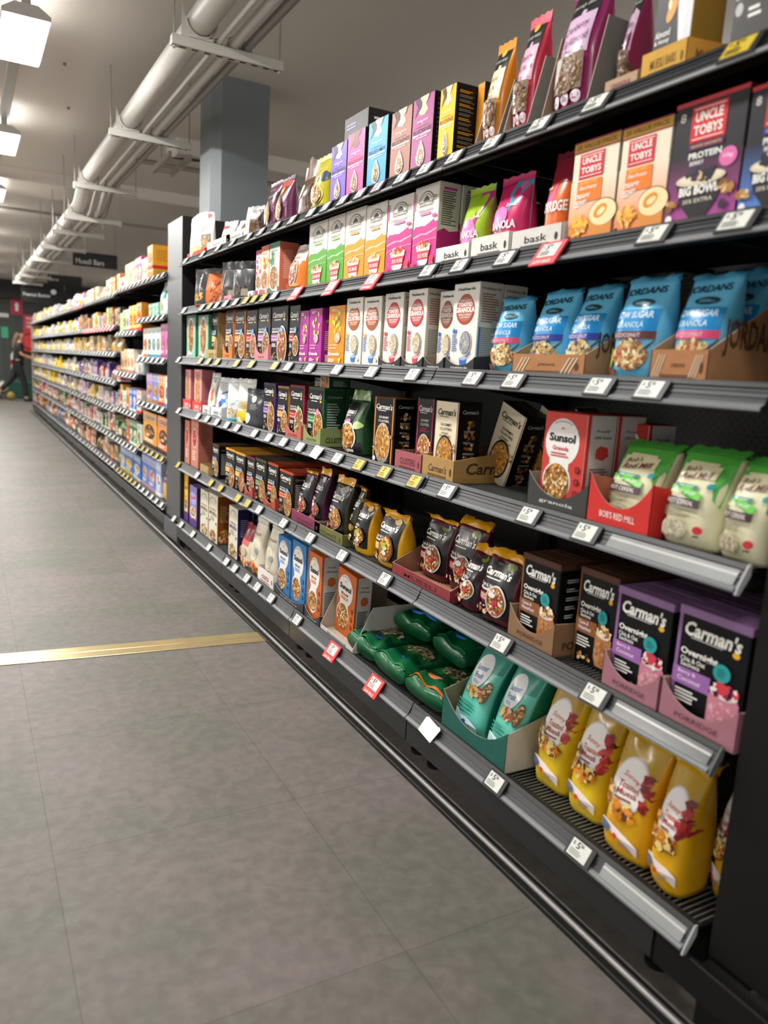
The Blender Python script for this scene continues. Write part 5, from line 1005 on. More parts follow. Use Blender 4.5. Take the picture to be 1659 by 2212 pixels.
def k_bag(arg, w, h, d, sd, tilt=0):
    lean = -tilt
    bg, tp = {'redwhite': ('e4e0d6', .16), 'whitelow': ('dcd8d0', .15), 'whitewin': ('e2e0da', .1), 'clearwin': ('4a3a2c', .14), 'kraft': ('5c4230', .24), 'orangekraft': ('b0602c', .14), 'smoke': ('3c3d3e', .2),
        'orangebowl': ('d8782c', .12), 'orangew': ('dcdad4', .12), 'bluew': ('d8dadc', .12), 'ketow': ('d8dcdc', .1), 'yelloww': ('e0dfd8', .1), 'blackw': ('3a3d42', .12), 'greenbag': ('2a4f2c', .16), 'creamred': ('ded4bc', .12), 'creamfruit': ('ddd6c2', .12)}[arg]
    B = Bag(w, h, d, H(bg), p=3.0, top=tp, seed=sd, lean=lean, wr=.003, pinch=.9); A = B.art(); P = [('bag_body', B.mb, 'film')]
    q = MB(); Q = Art(q, B.f, B.w, B.h, step=.011, base=.004, lay=.0002); sealc = bg
    if arg == 'redwhite': A.E(.5, .66, .18, .08, H('d86a5c')); A.E(.5, .66, .14, .06, H('f0ece4')); A.text('granola', .45, .5, .6, .07, H('d8705c'), shear=.2); A.E(.4, .16, .28, .10, H('e8a05c')); A.R(.62, .1, .96, .5, H('6a5a48')); A.bits(.78, .3, .16, .18, OAT + ['4a3a28'], 50, .007, sd)
    elif arg == 'whitelow': A.bits(.6, .3, .3, .2, OAT + ['5a3a24'], 40, .008, sd); A.R(.05, .7, .5, .8, H('c84a3c'))
    elif arg == 'whitewin': A.text('paleo', .25, .5, .36, .1, H('4a4a48')); A.R(.45, .08, .97, .86, H('4a3422')); A.bits(.72, .45, .24, .36, ['6a4a2c', '8a6238', '3a2818', 'a8804c'], 120, .009, sd)
    elif arg == 'clearwin': A.bits(.6, .45, .36, .42, ['5a3c24', '3a2818', '8a6238', '2a1c14'], 160, .009, sd); A.R(.04, .05, .36, .86, H('dcdad4')); A.text('clusters', .2, .45, .5, .06, H('3a3a38'), rot=PI / 2); sealc = 'c8c6c0'
    elif arg == 'kraft': A.E(.3, .5, .18, .14, H('e0dcd0')); sealc = '6a4e3a'; A.R(.6, .2, .9, .6, H('4a3426'))
    elif arg == 'orangekraft': A.R(.03, .05, .42, .86, H('232325')); A.text('Snacks', .22, .6, .4, .07, W_, rot=PI / 2); A.bits(.2, .25, .16, .12, APRI, 40, .009, sd); A.bits(.7, .4, .2, .3, ['c87038', 'a04c20', 'b8602c'], 30, .02, sd); sealc = '1f1f20'
    elif arg == 'smoke': A.bits(.5, .2, .40, .16, ['2a2018', '4a3a2c', '6a5644'], 70, .009, sd); A.poly([(.2, .7), (.26, .72), (.22, .4), (.18, .3)], H('9a9c9c')); A.R(.55, .1, .85, .28, H('8a8474')); sealc = '2c2c2e'
    elif arg == 'orangebowl': A.R(.03, .62, .97, .86, H('dcd4cc')); A.poly([(.03, .62), (.4, .66), (.97, .60), (.97, .70), (.03, .72)], H('dcd4cc')); A.text('MUESLI', .45, .70, .6, .05, H('b85a2c')); bowl(A, .42, .40, .38, 'berry', sd, 110, rim='e8e4dc'); A.E(.7, .12, .2, .04, H('e89a4c')); sealc = 'd8d0c8'
    elif arg == 'orangew': A.poly([(.05, .45), (.6, .62), (.95, .5), (.95, .05), (.05, .05)], H('e0722c')); A.text('KETO', .35, .3, .4, .07, W_); A.R(.05, .02, .95, .1, H('9a7a50')); A.E(.5, .8, .14, .04, H('a8a8a4'))
    elif arg == 'bluew': A.poly([(.05, .40), (.5, .6), (.95, .7), (.95, .05), (.05, .05)], H('2a3f9c')); A.poly([(.5, .45), (.95, .6), (.95, .3), (.5, .3)], H('4a8ad0')); A.text('HIGH', .25, .28, .3, .06, W_)
    elif arg == 'ketow': A.poly([(.05, .45), (.95, .62), (.95, .3), (.05, .28)], H('1fa0b8')); A.text('KETO', .45, .43, .5, .08, W_, bold=.03); A.bits(.5, .22, .42, .10, PALE + ['a8845c'], 90, .008, sd); A.R(.03, .02, .97, .07, H('18b0c8'))
    elif arg == 'yelloww': A.poly([(.05, .60), (.95, .50), (.95, .30), (.6, .26), (.4, .42)], H('dcc02c')); [A.R(.1, .35 + k * .03, .9, .36 + k * .03, H('a8921c')) for k in range(6)]; A.poly([(.1, .28), (.9, .3), (.9, .02), (.1, .02)], H('e8c41c')); A.E(.6, .06, .1, .03, K_)
    elif arg == 'blackw': A.E(.5, .72, .14, .09, H('d8d8d4')); A.E(.22, .22, .17, .14, H('e4e4e0')); A.lines(.3, .45, .8, .6, 4, H('8a8c84'), random.Random(sd))
    elif arg == 'greenbag':
        A.R(.04, .42, .60, .80, H('0d0d0f')); script(A, .34, .66, .5, .08); A.text('Aussie Oat', .24, .50, .36, .035, W_); A.text('Clusters', .26, .45, .4, .04, W_); A.E(.46, .50, .09, .045, H('e878a8')); A.E(.86, .46, .13, .06, H('c8d890')); A.R(.02, .04, .98, .20, H('1b1c1e')); bowl(A, .50, .26, .38, 'apri', sd, 140); A.R(.6, .05, .85, .09, W_); sealc = '5a7a34'
    elif arg == 'creamred': A.R(.03, .62, .97, .88, H('8a2430')); A.R(.15, .5, .85, .62, H('c85a54')); A.bits(.5, .10, .45, .09, ['d83a34', 'e8a03c', 'f0e0b0'], 50, .014, sd); A.E(.5, .36, .3, .12, H('c8b898')); sealc = '8a2430'
    elif arg == 'creamfruit': A.E(.5, .42, .30, .18, H('e8e4d8')); A.E(.5, .42, .24, .14, H('cfc4a4')); A.text('muesli', .5, .70, .6, .05, H('b08060')); A.bits(.5, .10, .45, .09, ['e8902c', 'f0c04c', 'c8402c', '6a3a2c'], 60, .014, sd); A.E(.75, .42, .12, .05, H('8a9aa0'))
    pk = 1.3 if arg in ('kraft', 'redwhite') else 0
    P.append(('top_seal', B.seal(H(sealc), peak=pk, wave=.006), 'film'))
    if arg in ('redwhite', 'whitelow'): t = MB(); t.box(w * .22, w * .42, d / 2 + lean * h - .004, d / 2 + lean * h + .003, h * .9, h * 1.0, H('cf4a3a')); P.append(('price_corner', t, 'film'))
    return P
def k_cbag(arg, w, h, d, sd, tilt=0):
    a, pal, band = {'plum': ('4a1c38', 'berry', 'a83070'), 'olive': ('3a371c', 'oat', '1d1d1c'), 'yellow': ('e0a818', 'apri', 'e8b02c'), 'maroon': ('5a1a24', 'berry', 'a8242e')}[arg]
    B = Bag(w, h, d, H(a), p=3.4, top=.13, seed=sd, lean=-tilt, wr=.0034, pinch=.86); A = B.art()
    A.R(.05, .12, .95, .80, H('0c0c0e') if arg != 'maroon' else H('150d10')); A.poly([(.05, .79), (.3, .84), (.5, .81), (.75, .86), (.95, .80), (.95, .76), (.05, .76)], H('0c0c0e') if arg != 'maroon' else H('2c161b'))
    A.E(.72, .80, .14, .05, H('6a7a2c') if arg == 'maroon' else mixc(H(a), W_, .25))
    script(A, .46, .68, .76, .10); A.text('Fruit & Nut', .30, .50, .44, .045, W_) ; A.text('Muesli', .24, .45, .3, .045, W_, bold=.03)
    A.R(.05, .28, .5, .40, H(band)); A.lines(.1, .30, .42, .38, 3, H('f0e0d0'), random.Random(sd)); A.bits(.35, .18, .28, .05, ['c89a5c', 'e8d8b0', 'a83040'], 16, .007, sd)
    bowl(A, .62, .33, .28, pal, sd, 130, rim={'plum': 'a8687c', 'olive': 'a8825c', 'yellow': '5a3a1c'}.get(arg, 'd8d4d0'))
    if arg == 'yellow': A.E(.58, .39, .12, .045, H('a8b83c'), rot=.4); A.E(.66, .35, .10, .035, H('d8d890'), rot=.3); A.E(.62, .27, .11, .04, H('e8e4d8'))
    if arg in ('plum', 'maroon'): 
        for x, z in ((.58, .38), (.67, .33), (.60, .29)): A.E(x, z, .055, .03, H('cf2a3a'))
        A.E(.55, .41, .10, .035, H('e4ded8'))
    A.E(.12, .17, .05, .025, W_)
    return [('bag_body', B.mb, 'film'), ('top_seal', B.seal(H('dd9f1c'), droop=random.Random(sd).uniform(-.035, .02), wave=.01), 'film')]
def k_jordan(arg, w, h, d, sd, tilt=0):
    band = {'pinkband': 'd84a78', 'navyband': '2c3c98', 'brownband': '5c2f30'}[arg]
    B = Bag(w, h, d, H('68bee4'), p=3.0, top=.09, seed=sd, lean=-tilt, wr=.0036, pinch=.85); A = B.art()
    A.text('JORDANS', .48, .80, .84, .085, H('243c48'), bold=.02, rot=.05); A.E(.55, .70, .24, .035, H('28404a')); A.lines(.4, .685, .72, .715, 2, H('7ab8d4'), random.Random(1))
    A.R(.05, .44, .95, .64, H('1c86c4')); A.text('LOW SUGAR', .48, .59, .80, .062, H('d4e8f0'), bold=.02); A.text('GRANOLA', .46, .50, .62, .055, H('b8dcec'), bold=.02)
    A.R(.04, .37, .96, .44, H(band)); A.text('& COCONUT', .45, .405, .6, .035, H('e4ccd4'))
    A.E(.10, .20, .07, .09, H('d0d040')); A.E(.55, .22, .36, .13, H('b08050')); A.bits(.55, .23, .36, .14, ['e0c88c', 'c8a868', 'b08a50', 'eadcae', '8a6a40'] + (['2c2a50'] if arg == 'navyband' else ['a83a2c']), 170, .007, sd); A.poly([(.78, .26), (.97, .38), (.97, .36), (.80, .23)], H('5a6468'))
    A.bits(.2, .06, .2, .04, ['7a4030', 'a86a50'], 8, .009, sd)
    return [('bag_body', B.mb, 'film'), ('top_seal', B.seal(H('4ea4cc'), droop=.015, wave=.012), 'film')]
def k_bob(arg, w, h, d, sd, tilt=0):
    B = Bag(w, h, d, H('dcd8b4'), p=3.4, top=.11, seed=sd, lean=-tilt, wr=.003, pinch=.75, slump=.01); A = B.art()
    A.R(.03, .74, .97, .89, H('4aa03c')); A.poly([(.75, .80), (.97, .84), (.97, .42), (.88, .50), (.82, .62)], H('58b048')); A.R(.2, .80, .72, .83, H('cfc8a4'))
    A.R(.12, .68, .80, .80, H('d4cfa8')); A.text("Bob's", .34, .76, .3, .05, H('5a2028'), shear=.3, rot=.15); A.text('Red Mill', .46, .70, .56, .06, H('6a2028'), shear=.3, rot=.12)
    A.R(.14, .575, .60, .61, H('2f8a78')); A.text('ORGANIC', .37, .592, .3, .022, W_); A.poly([(.04, .58), (.3, .60), (.72, .54), (.72, .46), (.04, .50)], H('6ac850')); A.text('RIGHT STUFF', .36, .53, .5, .03, W_)
    A.R(.04, .40, .74, .48, H('443036')); A.text('HOT CEREAL', .38, .44, .52, .045, H('e4dcd4')); A.lines(.08, .29, .68, .38, 4, H('8a846c'), random.Random(sd)); A.E(.82, .62, .06, .03, H('3a9a9c'))
    A.E(.36, .17, .24, .10, H('c8c0a4')); A.bits(.36, .17, .23, .095, ['b8ac94', 'a89c80', 'cfc6b0'], 90, .004, sd); A.E(.80, .20, .08, .04, H('c83038')); A.R(.74, .13, .84, .15, H('4a4440'))
    return [('bag_body', B.mb, 'film'), ('top_seal', B.seal(H('46983a'), droop=.01), 'film')]
def k_ybag(arg, w, h, d, sd, tilt=0):
    B = Bag(w, h, d, H('e2c022' if arg else 'dfa81a'), p=3.6, top=.12, seed=sd, lean=-tilt, wr=.0042, pinch=.8); A = B.art()
    A.R(.05, .66, .95, .86, H('b08a1c')); A.E(.5, .56, .38, .20, H('c8c4c4')); A.E(.5, .56, .36, .185, H('e8e5e2'))
    A.text('Sunny', .5, .61, .40, .05, H('d8663a'), shear=.2, rot=-.1); A.text('Toasted', .5, .55, .44, .045, H('c85a3a')); A.text('Muesli', .5, .50, .40, .04, H('a83a30')); A.lines(.3, .44, .68, .47, 1, H('8a5a50'))
    A.bits(.86, .56, .07, .15, ['a82a2c', 'c83a34', '7a2024'], 14, .012, sd); A.bits(.5, .37, .34, .06, ['c87a1c', 'e8902c', '6a3a1c', 'e8d080'], 40, .011, sd); A.bits(.18, .45, .09, .1, OAT, 14, .009, sd)
    A.poly([(.08, .24), (.92, .16), (.92, .09), (.08, .17)], H('dcd0cc')); A.poly([(.10, .235), (.30, .215), (.30, .155), (.10, .172)], H('5a6478')); A.E(.46, .165, .05, .02, H('d83a3a')); A.lines(.56, .115, .84, .155, 2, H('8a6a6a'), random.Random(sd))
    return [('bag_body', B.mb, 'film'), ('top_seal', B.seal(H('c8981c'), droop=.03, wave=.012), 'film')]
def k_mintbag(arg, w, h, d, sd, tilt=0):
    B = Bag(w, h, d, H('62c4b0'), p=3.4, top=.10, seed=sd, lean=-tilt, wr=.0034, pinch=.75, sidec=H('1f7a66')); A = B.art()
    A.R(.05, .62, .95, .88, H('3f8f80')); A.E(.42, .60, .27, .15, H('e4e6e4')); A.text('Summer', .42, .63, .36, .05, H('3a7ab8'), rot=.1, shear=.2); A.text('Fruit', .42, .56, .30, .05, H('3a7ab8'), rot=.1, shear=.2); A.lines(.3, .49, .54, .52, 2, H('7a9ac0'), random.Random(sd))
    A.E(.50, .42, .22, .045, H('c8a83c')); A.bits(.50, .42, .24, .05, ['e8c860', 'a83a2c', 'd8b890', '8a5a2c'], 40, .009, sd); A.E(.82, .45, .10, .10, H('6a4a38')); A.bits(.82, .45, .09, .09, OAT, 30, .006, sd)
    A.lines(.12, .22, .7, .32, 3, H('2f8a78'), random.Random(sd)); A.poly([(.08, .20), (.9, .12), (.9, .05), (.08, .12)], H('b8d4d8')); A.E(.5, .12, .06, .03, H('2a5aa0'))
    return [('bag_body', B.mb, 'film'), ('top_seal', B.seal(H('3f9a88'), droop=.02), 'film')]
def k_gbag(arg, w, h, d, sd, tilt=0):
    B = Bag(w, h, d, H('0f5a34'), p=3.0, top=.1, seed=sd, lean=0, wr=.011, pinch=.8); A = B.art()
    A.R(.06, .30, .94, .42, H('1f7a40')); A.poly([(.08, .16), (.92, .22), (.92, .29), (.08, .23)], H('2a70c8' if arg != 'b' else 'e0702c')); A.bits(.5, .44, .38, .12, PALE + ['6a4a30', '8a6a48'], 110, .008, sd); A.R(.1, .7, .9, .85, H('14643c')); A.text('Alpen', .45, .775, .5, .06, H('a8d0b0')); A.R(.05, .02, .95, .05, H('2a7a44') if arg != 'b' else H('c8602c'))
    return [('bag_body', B.mb, 'film'), ('top_seal', B.seal(H('0c4c2c'), wave=.01), 'film')]
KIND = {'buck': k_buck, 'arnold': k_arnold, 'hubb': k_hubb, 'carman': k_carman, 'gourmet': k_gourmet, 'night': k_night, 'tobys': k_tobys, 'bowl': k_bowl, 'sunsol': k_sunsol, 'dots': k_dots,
    'mint': simple('7cc4a0', '4a8a6c', '5a9a7c', f_mint), 'pinktall': simple('e09a9c', 'c8787c', 'b8686c', f_pinkt), 'salmon': simple('c8806e', 'b06c5c', 'a8604f', f_salmon), 'kids': k_kids, 'muesli': k_muesli,
    'wavy': k_wavy, 'carton': k_cart, 'pouch': k_pouch, 'bag': k_bag, 'cbag': k_cbag, 'jordan': k_jordan, 'bob': k_bob, 'ybag': k_ybag, 'mintbag': k_mintbag, 'gbag': k_gbag}
BAGS = ('pouch', 'bag', 'cbag', 'jordan', 'bob', 'ybag', 'mintbag', 'gbag')
NAMES = {'pouch': 'snack_pouch', 'bag': 'snack_bag', 'cbag': 'muesli_bag', 'jordan': 'granola_bag', 'bob': 'cereal_bag', 'ybag': 'muesli_bag', 'mintbag': 'muesli_bag', 'gbag': 'muesli_bag', 'buck': 'cereal_carton', 'arnold': 'porridge_carton', 'hubb': 'granola_carton',
    'carman': 'muesli_carton', 'gourmet': 'muesli_carton', 'night': 'oat_sachet_carton', 'tobys': 'oat_sachet_carton', 'bowl': 'oat_sachet_carton', 'sunsol': 'granola_carton'}
def package(kind, arg, loc, w, h, d, label, group, tilt=0.0, yaw=0.0, seed=0):
    isbag = kind in BAGS; FLAP[:] = [loc[2] < .8 and kind != 'night']
    if isbag: P = KIND[kind](arg, w, h, d, seed, tilt)
    else: P = KIND[kind](arg, w, h, d, seed)
    if len(FLAP) > 1: P.append(('top_flap', FLAP[1], 'carton'))
    name = NAMES.get(kind, 'cereal_carton')
    if len(P) == 1:
        o = P[0][1].build(name, M[P[0][2]]); o.location = loc
    else:
        o = empty(name, loc)
        for nm, mb, mk in P: part(mb.build(nm, M[mk]), o)
    o.rotation_euler = (0, 0, -PI / 2 + yaw)
    if not isbag and tilt: o.rotation_euler = (0, -tilt, -PI / 2 + yaw)
    tag(o, label, 'bag' if isbag else 'box', group)
    return o
ROWN = {1: 'top', 2: 'second', 3: 'third', 4: 'fourth', 5: 'fifth', 6: 'bottom'}
made = []
def short(s): return ' '.join(s.split()[:16])
for i, (kind, arg, row, x, yc, z, w_, h_, d_, tilt, yaw, label) in enumerate(ITEMS):
    grp = '%s on the %s shelf of the near run' % ('bags' if kind in BAGS else 'boxes', ROWN[row])
    o = package(kind, arg, (x, yc, z + .0005), w_ * .985, h_, d_, label, grp, tilt, yaw, seed=i * 7 + 3)
    made.append(o)
    # the same product standing behind it on the shelf
    nb = 0
    if kind in ('night', 'muesli', 'sunsol', 'hubb', 'arnold', 'carman') and row >= 2 and not tilt and z < row * 0 + 3 and 'lying' not in label and 'behind' not in label:
        nb = 2 if row >= 5 else 1
    if arg in ('violet', 'pink') and kind == 'buck': nb = 2
    for k in range(nb):
        c = dup(o, (x + (d_ + .004) * (k + 1), yc + random.uniform(-.003, .003), z + .0005))
        c['label'] = short(('box directly behind the ' if k == 0 else 'box two places behind the ') + label.replace('the farther of the two', 'farther one').replace('the nearer of the two', 'nearer one').replace('on the fifth shelf', '').replace('with a white figure-eight panel', '').replace('granola carton with', 'carton with').replace('black carton with', 'black one with').replace(',', ''))
# ---- green bags lying flat on the bottom shelf
for i, (y, x, z, a, rz, lab) in enumerate([(2.322, 1.225, .200, 'a', .02, 'green muesli bag lying flat, farthest of the lying green bags'), (2.11, 1.222, .200, 'a', -.04, 'green muesli bag lying flat, middle of the lying green bags'),
        (1.885, 1.225, .200, 'b', .03, 'green muesli bag with an orange stripe lying flat, nearest of the lying green bags'), (2.22, 1.37, .288, 'a', .1, 'green muesli bag lying on top of the others, farther back'), (1.98, 1.37, .286, 'a', -.08, 'green muesli bag lying on top of the others, nearer')]):
    o = package('gbag', a, (0, 0, 0), .218, .29, .072, lab, 'green bags lying flat on the bottom shelf', seed=400 + i)
    # local z (up the bag) runs into the shelf, local -y (print side) faces up
    R_ = Matrix(((0, 0, 1), (-1, 0, 0), (0, -1, 0))).to_4x4()
    o.matrix_world = Matrix.Translation((x, y, z + .071)) @ Matrix.Rotation(rz, 4, 'Z') @ Matrix.Rotation(-.06 - .05 * (i > 2), 4, 'Y') @ R_

# ------------------------------------------------------------------ display trays
def tray(row, yc, z, w_, hf, dp, hb, c, tc, tx, cut, label):
    o = empty('display_tray', (1.213, yc, z)); o.rotation_euler.z = -PI / 2; tag(o, label, 'tray', 'card trays on the shelves')
    t = .0022; C = H(c); I = mixc(C, H('b0906a'), .55) if c not in ('2b2b2c', '3a3936', '2e3034') else H('8a7a66')
    f = MB(); n = 12; V = []
    for i in range(n + 1):
        u = i / n; top = hf * (1 - (.45 * math.sin(u * PI) if cut else 0)) + (hf * .35 * (abs(2 * u - 1) ** 3) if cut else 0)
        V += [(-w_ / 2 + u * w_, 0, 0), (-w_ / 2 + u * w_, 0, top), (-w_ / 2 + u * w_, t, top), (-w_ / 2 + u * w_, t, 0)]
    for k, cc in ((0, C), (1, mixc(I, W_, .3)), (2, I)):
        f.add(V, [(4 * i + k, 4 * i + 4 + k, 4 * i + 5 + k, 4 * i + 1 + k) for i in range(n)], cc)
    A = Art(f, lambda u, v, o_: (u - w_ / 2, -o_, v), w_, hf)
    if tx: A.text(tx, .5, .34 if cut else .5, min(.56, .11 * len(tx)) if tx != 'JORDANS' else .24, .17 if cut else (.16 if tx in ('JORDANS',) else .34), H(tc), shear=.2 if "'" in tx and tx[0] == 'C' else 0)
    if not cut and hf > .04: A.E(.9, .45, .03, .18, H(tc)); A.lines(.2, .12, .8, .24, 2, H(tc), random.Random(2))
    if c == 'd42a22': A.R(0, 0, 1, .05, W_)
    if tx == 'JORDANS': [A.poly([(.05 + k * .05, .15), (.07 + k * .05, .15), (.17 + k * .05, .85), (.15 + k * .05, .85)], H('d8c4a8')) for k in (0, 1, 2, 13, 14, 15)]
    part(f.build('front_wall', M['board']), o)
    for s_ in (-1, 1):
        g = MB(); xs = s_ * w_ / 2; hs = hf * (1.0 if not cut else 1.3)
        pts = [(0, 0), (dp, 0), (dp, hb), (dp * .9, hb)] + ([(dp * .25, hb)] if hb > hf * 1.5 and hf < .03 else []) + [(0.0, hs)]
        V = [(xs, y, zz) for y, zz in pts] + [(xs - s_ * t, y, zz) for y, zz in pts]; m_ = len(pts)
        outer = tuple(range(m_)) if s_ > 0 else tuple(range(m_ - 1, -1, -1)); inner = tuple(m_ + i for i in (range(m_ - 1, -1, -1) if s_ > 0 else range(m_)))
        g.add(V, (outer,), H('cfc8b8') if c == '0f5a50' else C if hb < .2 else mixc(C, I, .5)); g.add(V, (inner,), I); g.add(V, [(i, (i + 1) % m_, m_ + (i + 1) % m_, m_ + i) for i in range(m_)], mixc(I, W_, .3))
        if s_ > 0 and tx and dp > .2:
            S = Art(g, lambda u, v, o_: (w_ / 2 + o_, u, v), dp, hb); S.text(tx, .35, .36, .5, .3, H(tc), shear=.2 if tx[0] == 'C' else 0, bold=.03); S.lines(.68, .35, .95, .75, 4, H(tc), random.Random(4))
        part(g.build('side_wall', M['board']), o)
    g = MB(); g.box(-w_ / 2 + t, w_ / 2 - t, t, dp, 0, .0012, I); part(g.build('base', M['board']), o)
    if dp < .2: return
    g = MB(); g.box(-w_ / 2 + t, w_ / 2 - t, dp - t, dp, .0012, min(hb, .1), I); part(g.build('back_wall', M['board']), o)
for t_ in TRAYS: tray(*t_)
# leaning cartons in the dark of the long tan tray
for i, (y, x, z, rx) in enumerate([(1.80, 1.36, .925, -.35), (1.76, 1.45, .925, -.5), (1.74, 1.54, .925, -.55)]):
    c = dup(made[[k for k, t in enumerate(ITEMS) if t[1] == 'cream'][0]], (x, y, z)); c.rotation_euler = (0, .35 + i * .1, -PI / 2); c['label'] = ['cream and black carton tipped over in the long tan tray, first of the leaning ones', 'cream and black carton tipped over in the long tan tray, second of the leaning ones', 'cream and black carton tipped over at the back of the long tan tray'][i]

# ------------------------------------------------------------------ price tags of the near run
cnt = {}
NTH = 'first second third fourth fifth sixth seventh eighth ninth tenth eleventh twelfth thirteenth fourteenth fifteenth sixteenth seventeenth eighteenth nineteenth twentieth'.split()
tl = sorted(TAGS, key=lambda t: (t[0], t[2]))
for row, kd, y in tl:
    cnt[(row, kd)] = cnt.get((row, kd), 0) + 1
    near = min([t for t in ITEMS if t[2] == row], key=lambda t: abs(t[4] - y))
    price_tag(kd, y, RZ[row], '%s %s from the near end of the %s rail' % (NTH[cnt[(row, kd)] - 1], TN[kd], ROWN[row]), 'price tags of the near run', yaw=random.uniform(-.02, .02))

# ------------------------------------------------------------------ far run of shelving
FAR = []      # (y0, y1, [shelf rail heights])
LA = [1.795, 1.52, 1.228, .895, .553, .227]; LB = [1.795, 1.43, 1.09, .78, .50, .227]; LC = [1.775, 1.495, 1.255, 1.0, .757, .505, .235]
y = 5.29; bays = []
for k in range(12):
    bays.append((y, y + .98, LA if k == 0 else (LB if k == 1 else LC))); y += .98
farbay = farbase = None
ORDN = ['first', 'second', 'third', 'fourth', 'fifth', 'sixth', 'seventh', 'eighth', 'ninth', 'tenth', 'eleventh', 'twelfth']
LV = ['top', 'second', 'third', 'fourth', 'fifth', 'sixth', 'bottom']
SH0 = None
for k, (y0, y1, lv) in enumerate(bays):
    yc = (y0 + y1) / 2
    o = bay(yc, .98, 'black steel frame of the %s bay beyond the grey column cover' % ORDN[k], 'black steel bays of the far run', farbay)
    farbay = farbay or o
    o = base_unit(yc, .98, 'black base panel and feet under the %s bay beyond the grey column cover' % ORDN[k], 'bases of the far run', farbase); farbase = farbase or o
    for j, z in enumerate(lv):
        shelf(yc, z, .976, '%s shelf of the %s far bay, beyond the column cover' % (LV[j] if j < len(lv) - 1 else 'bottom', ORDN[k]), 'shelves of the far run', False, key='far')
q = MB(); q.box(1.19, 1.72, y + .002, y + .03, 0, 1.80, H('9a8e78'), bev=.003)
tag(q.build('shelf_end_board', M['paint']), 'beige end board closing the far end of the shelving', 'end panel')

# colours read along each shelf of the far run, from the near end
ROWS_A = [
 [('gap', '', '', .56, 0, 0), ('box', 'd8962c', 'b8202a', .20, .14, .075), ('box', 'ece2c8', 'd8c89c', .10, .08, .17), ('box', 'e8dcc0', 'c8a83c', .10, .08, .17)],
 [('bag', 'e0e4dc', '3a9a4c', .16, .09, .24), ('bag', 'd4dcd0', '1f8a8c', .14, .09, .24), ('can', '6ac0a0', 'e8e8e0', .09, .07, .1), ('can', '7ac8b0', 'e8e8e0', .09, .07, .1), ('can', '5ab090', 'e8e8e0', .09, .07, .1)],
 [('tall', 'd878b0', 'b04a8c', .12, .08, .24), ('tall', 'd070a8', 'b04a8c', .12, .08, .24), ('tall', 'e4e4dc', '3a9ac0', .12, .08, .22), ('tall', 'e4e4dc', '3a9ac0', .12, .08, .22), ('tall', 'e0e4dc', '2a9a8c', .12, .08, .22), ('tall', 'dcd0c0', 'c86a4c', .12, .08, .22)],
 [('tall', 'e6e4da', '3a8ac8', .13, .08, .22), ('tall', 'e0a060', 'c82a2c', .16, .08, .22), ('tall', '6a94d0', 'b07a48', .16, .08, .22), ('tall', 'a888c8', 'c08a50', .18, .08, .22)],
 [('tall', 'e08a54', '4a2a1c', .32, .12, .27), ('tall', 'd8963a', '3a2a1c', .42, .12, .27)],
 [('bag', 'c8a42c', '6a2a6a', .22, .09, .26), ('tall', '9ab0d8', 'e8e4e0', .14, .08, .25), ('tall', '5a78c0', 'b08aa0', .22, .08, .25), ('tall', '5070b8', 'a08a90', .2, .08, .25)]]
ROWS_B = [
 [('tall', 'c83a78', 'f0e8e4', .10, .07, .2), ('tall', 'd84a3c', 'f0e0d0', .10, .07, .2), ('tall', 'e88a3c', 'f0e0c8', .10, .07, .19), ('tall', 'e8d4a8', 'c85a3c', .10, .07, .19), ('tall', 'f0b01c', 'f4f0e8', .14, .07, .19), ('can', 'e8ecec', 'c82a34', .2, .08, .1)],
 [('box', 'e0902c', 'c8262c', .17, .12, .22), ('tall', 'e8c02c', 'c8302c', .15, .08, .21), ('tall', 'e8b02c', 'c8302c', .16, .08, .21), ('tall', 'd8dce8', '3a4a9c', .12, .07, .19), ('tall', 'b8c890', '4a8a3c', .14, .07, .19), ('tall', 'a8c878', 'e8e8d8', .15, .07, .17)],
 [('bag', 'c8d4d4', '3a8a9c', .14, .08, .2), ('bag', 'e8e4dc', 'b08a5c', .12, .08, .16), ('tall', 'e8dcc8', 'c87a7a', .11, .07, .2), ('tall', 'e8d8c0', 'c88a5c', .11, .07, .2), ('tall', 'd8b07c', 'a87a4c', .12, .07, .2), ('tall', 'c8b08c', '8a6a4c', .12, .07, .18)],
 [('tall', 'e0d0c0', 'd02a34', .16, .08, .19), ('tall', '3a7ad0', 'e0e8f0', .13, .08, .19), ('tall', '2f6ac0', 'e0e8f0', .13, .08, .19), ('tall', 'e8a02c', 'c83a2c', .10, .08, .19), ('tall', '8ad0d0', 'e0e4dc', .14, .08, .15), ('tall', 'd8b03a', 'c82a2c', .1, .07, .2)],
 [('tall', 'e4e8dc', '2a7a3c', .14, .08, .2), ('tall', '2a7a3c', 'e4e8dc', .14, .08, .2), ('tall', '2a7a3c', 'e4e8dc', .14, .08, .2), ('tall', 'c87a2c', 'b8302c', .13, .08, .2), ('bag', '3a2a4a', '6a4a8a', .12, .08, .18), ('bag', '2a3a20', '4ab02c', .12, .08, .19)],
 [('tall', '2f64a8', 'c0c8d8', .3, .1, .2), ('tall', '3468ac', 'c8a83c', .3, .1, .2), ('tall', '4a80c0', 'd8c87c', .2, .1, .2)]]
import colorsys
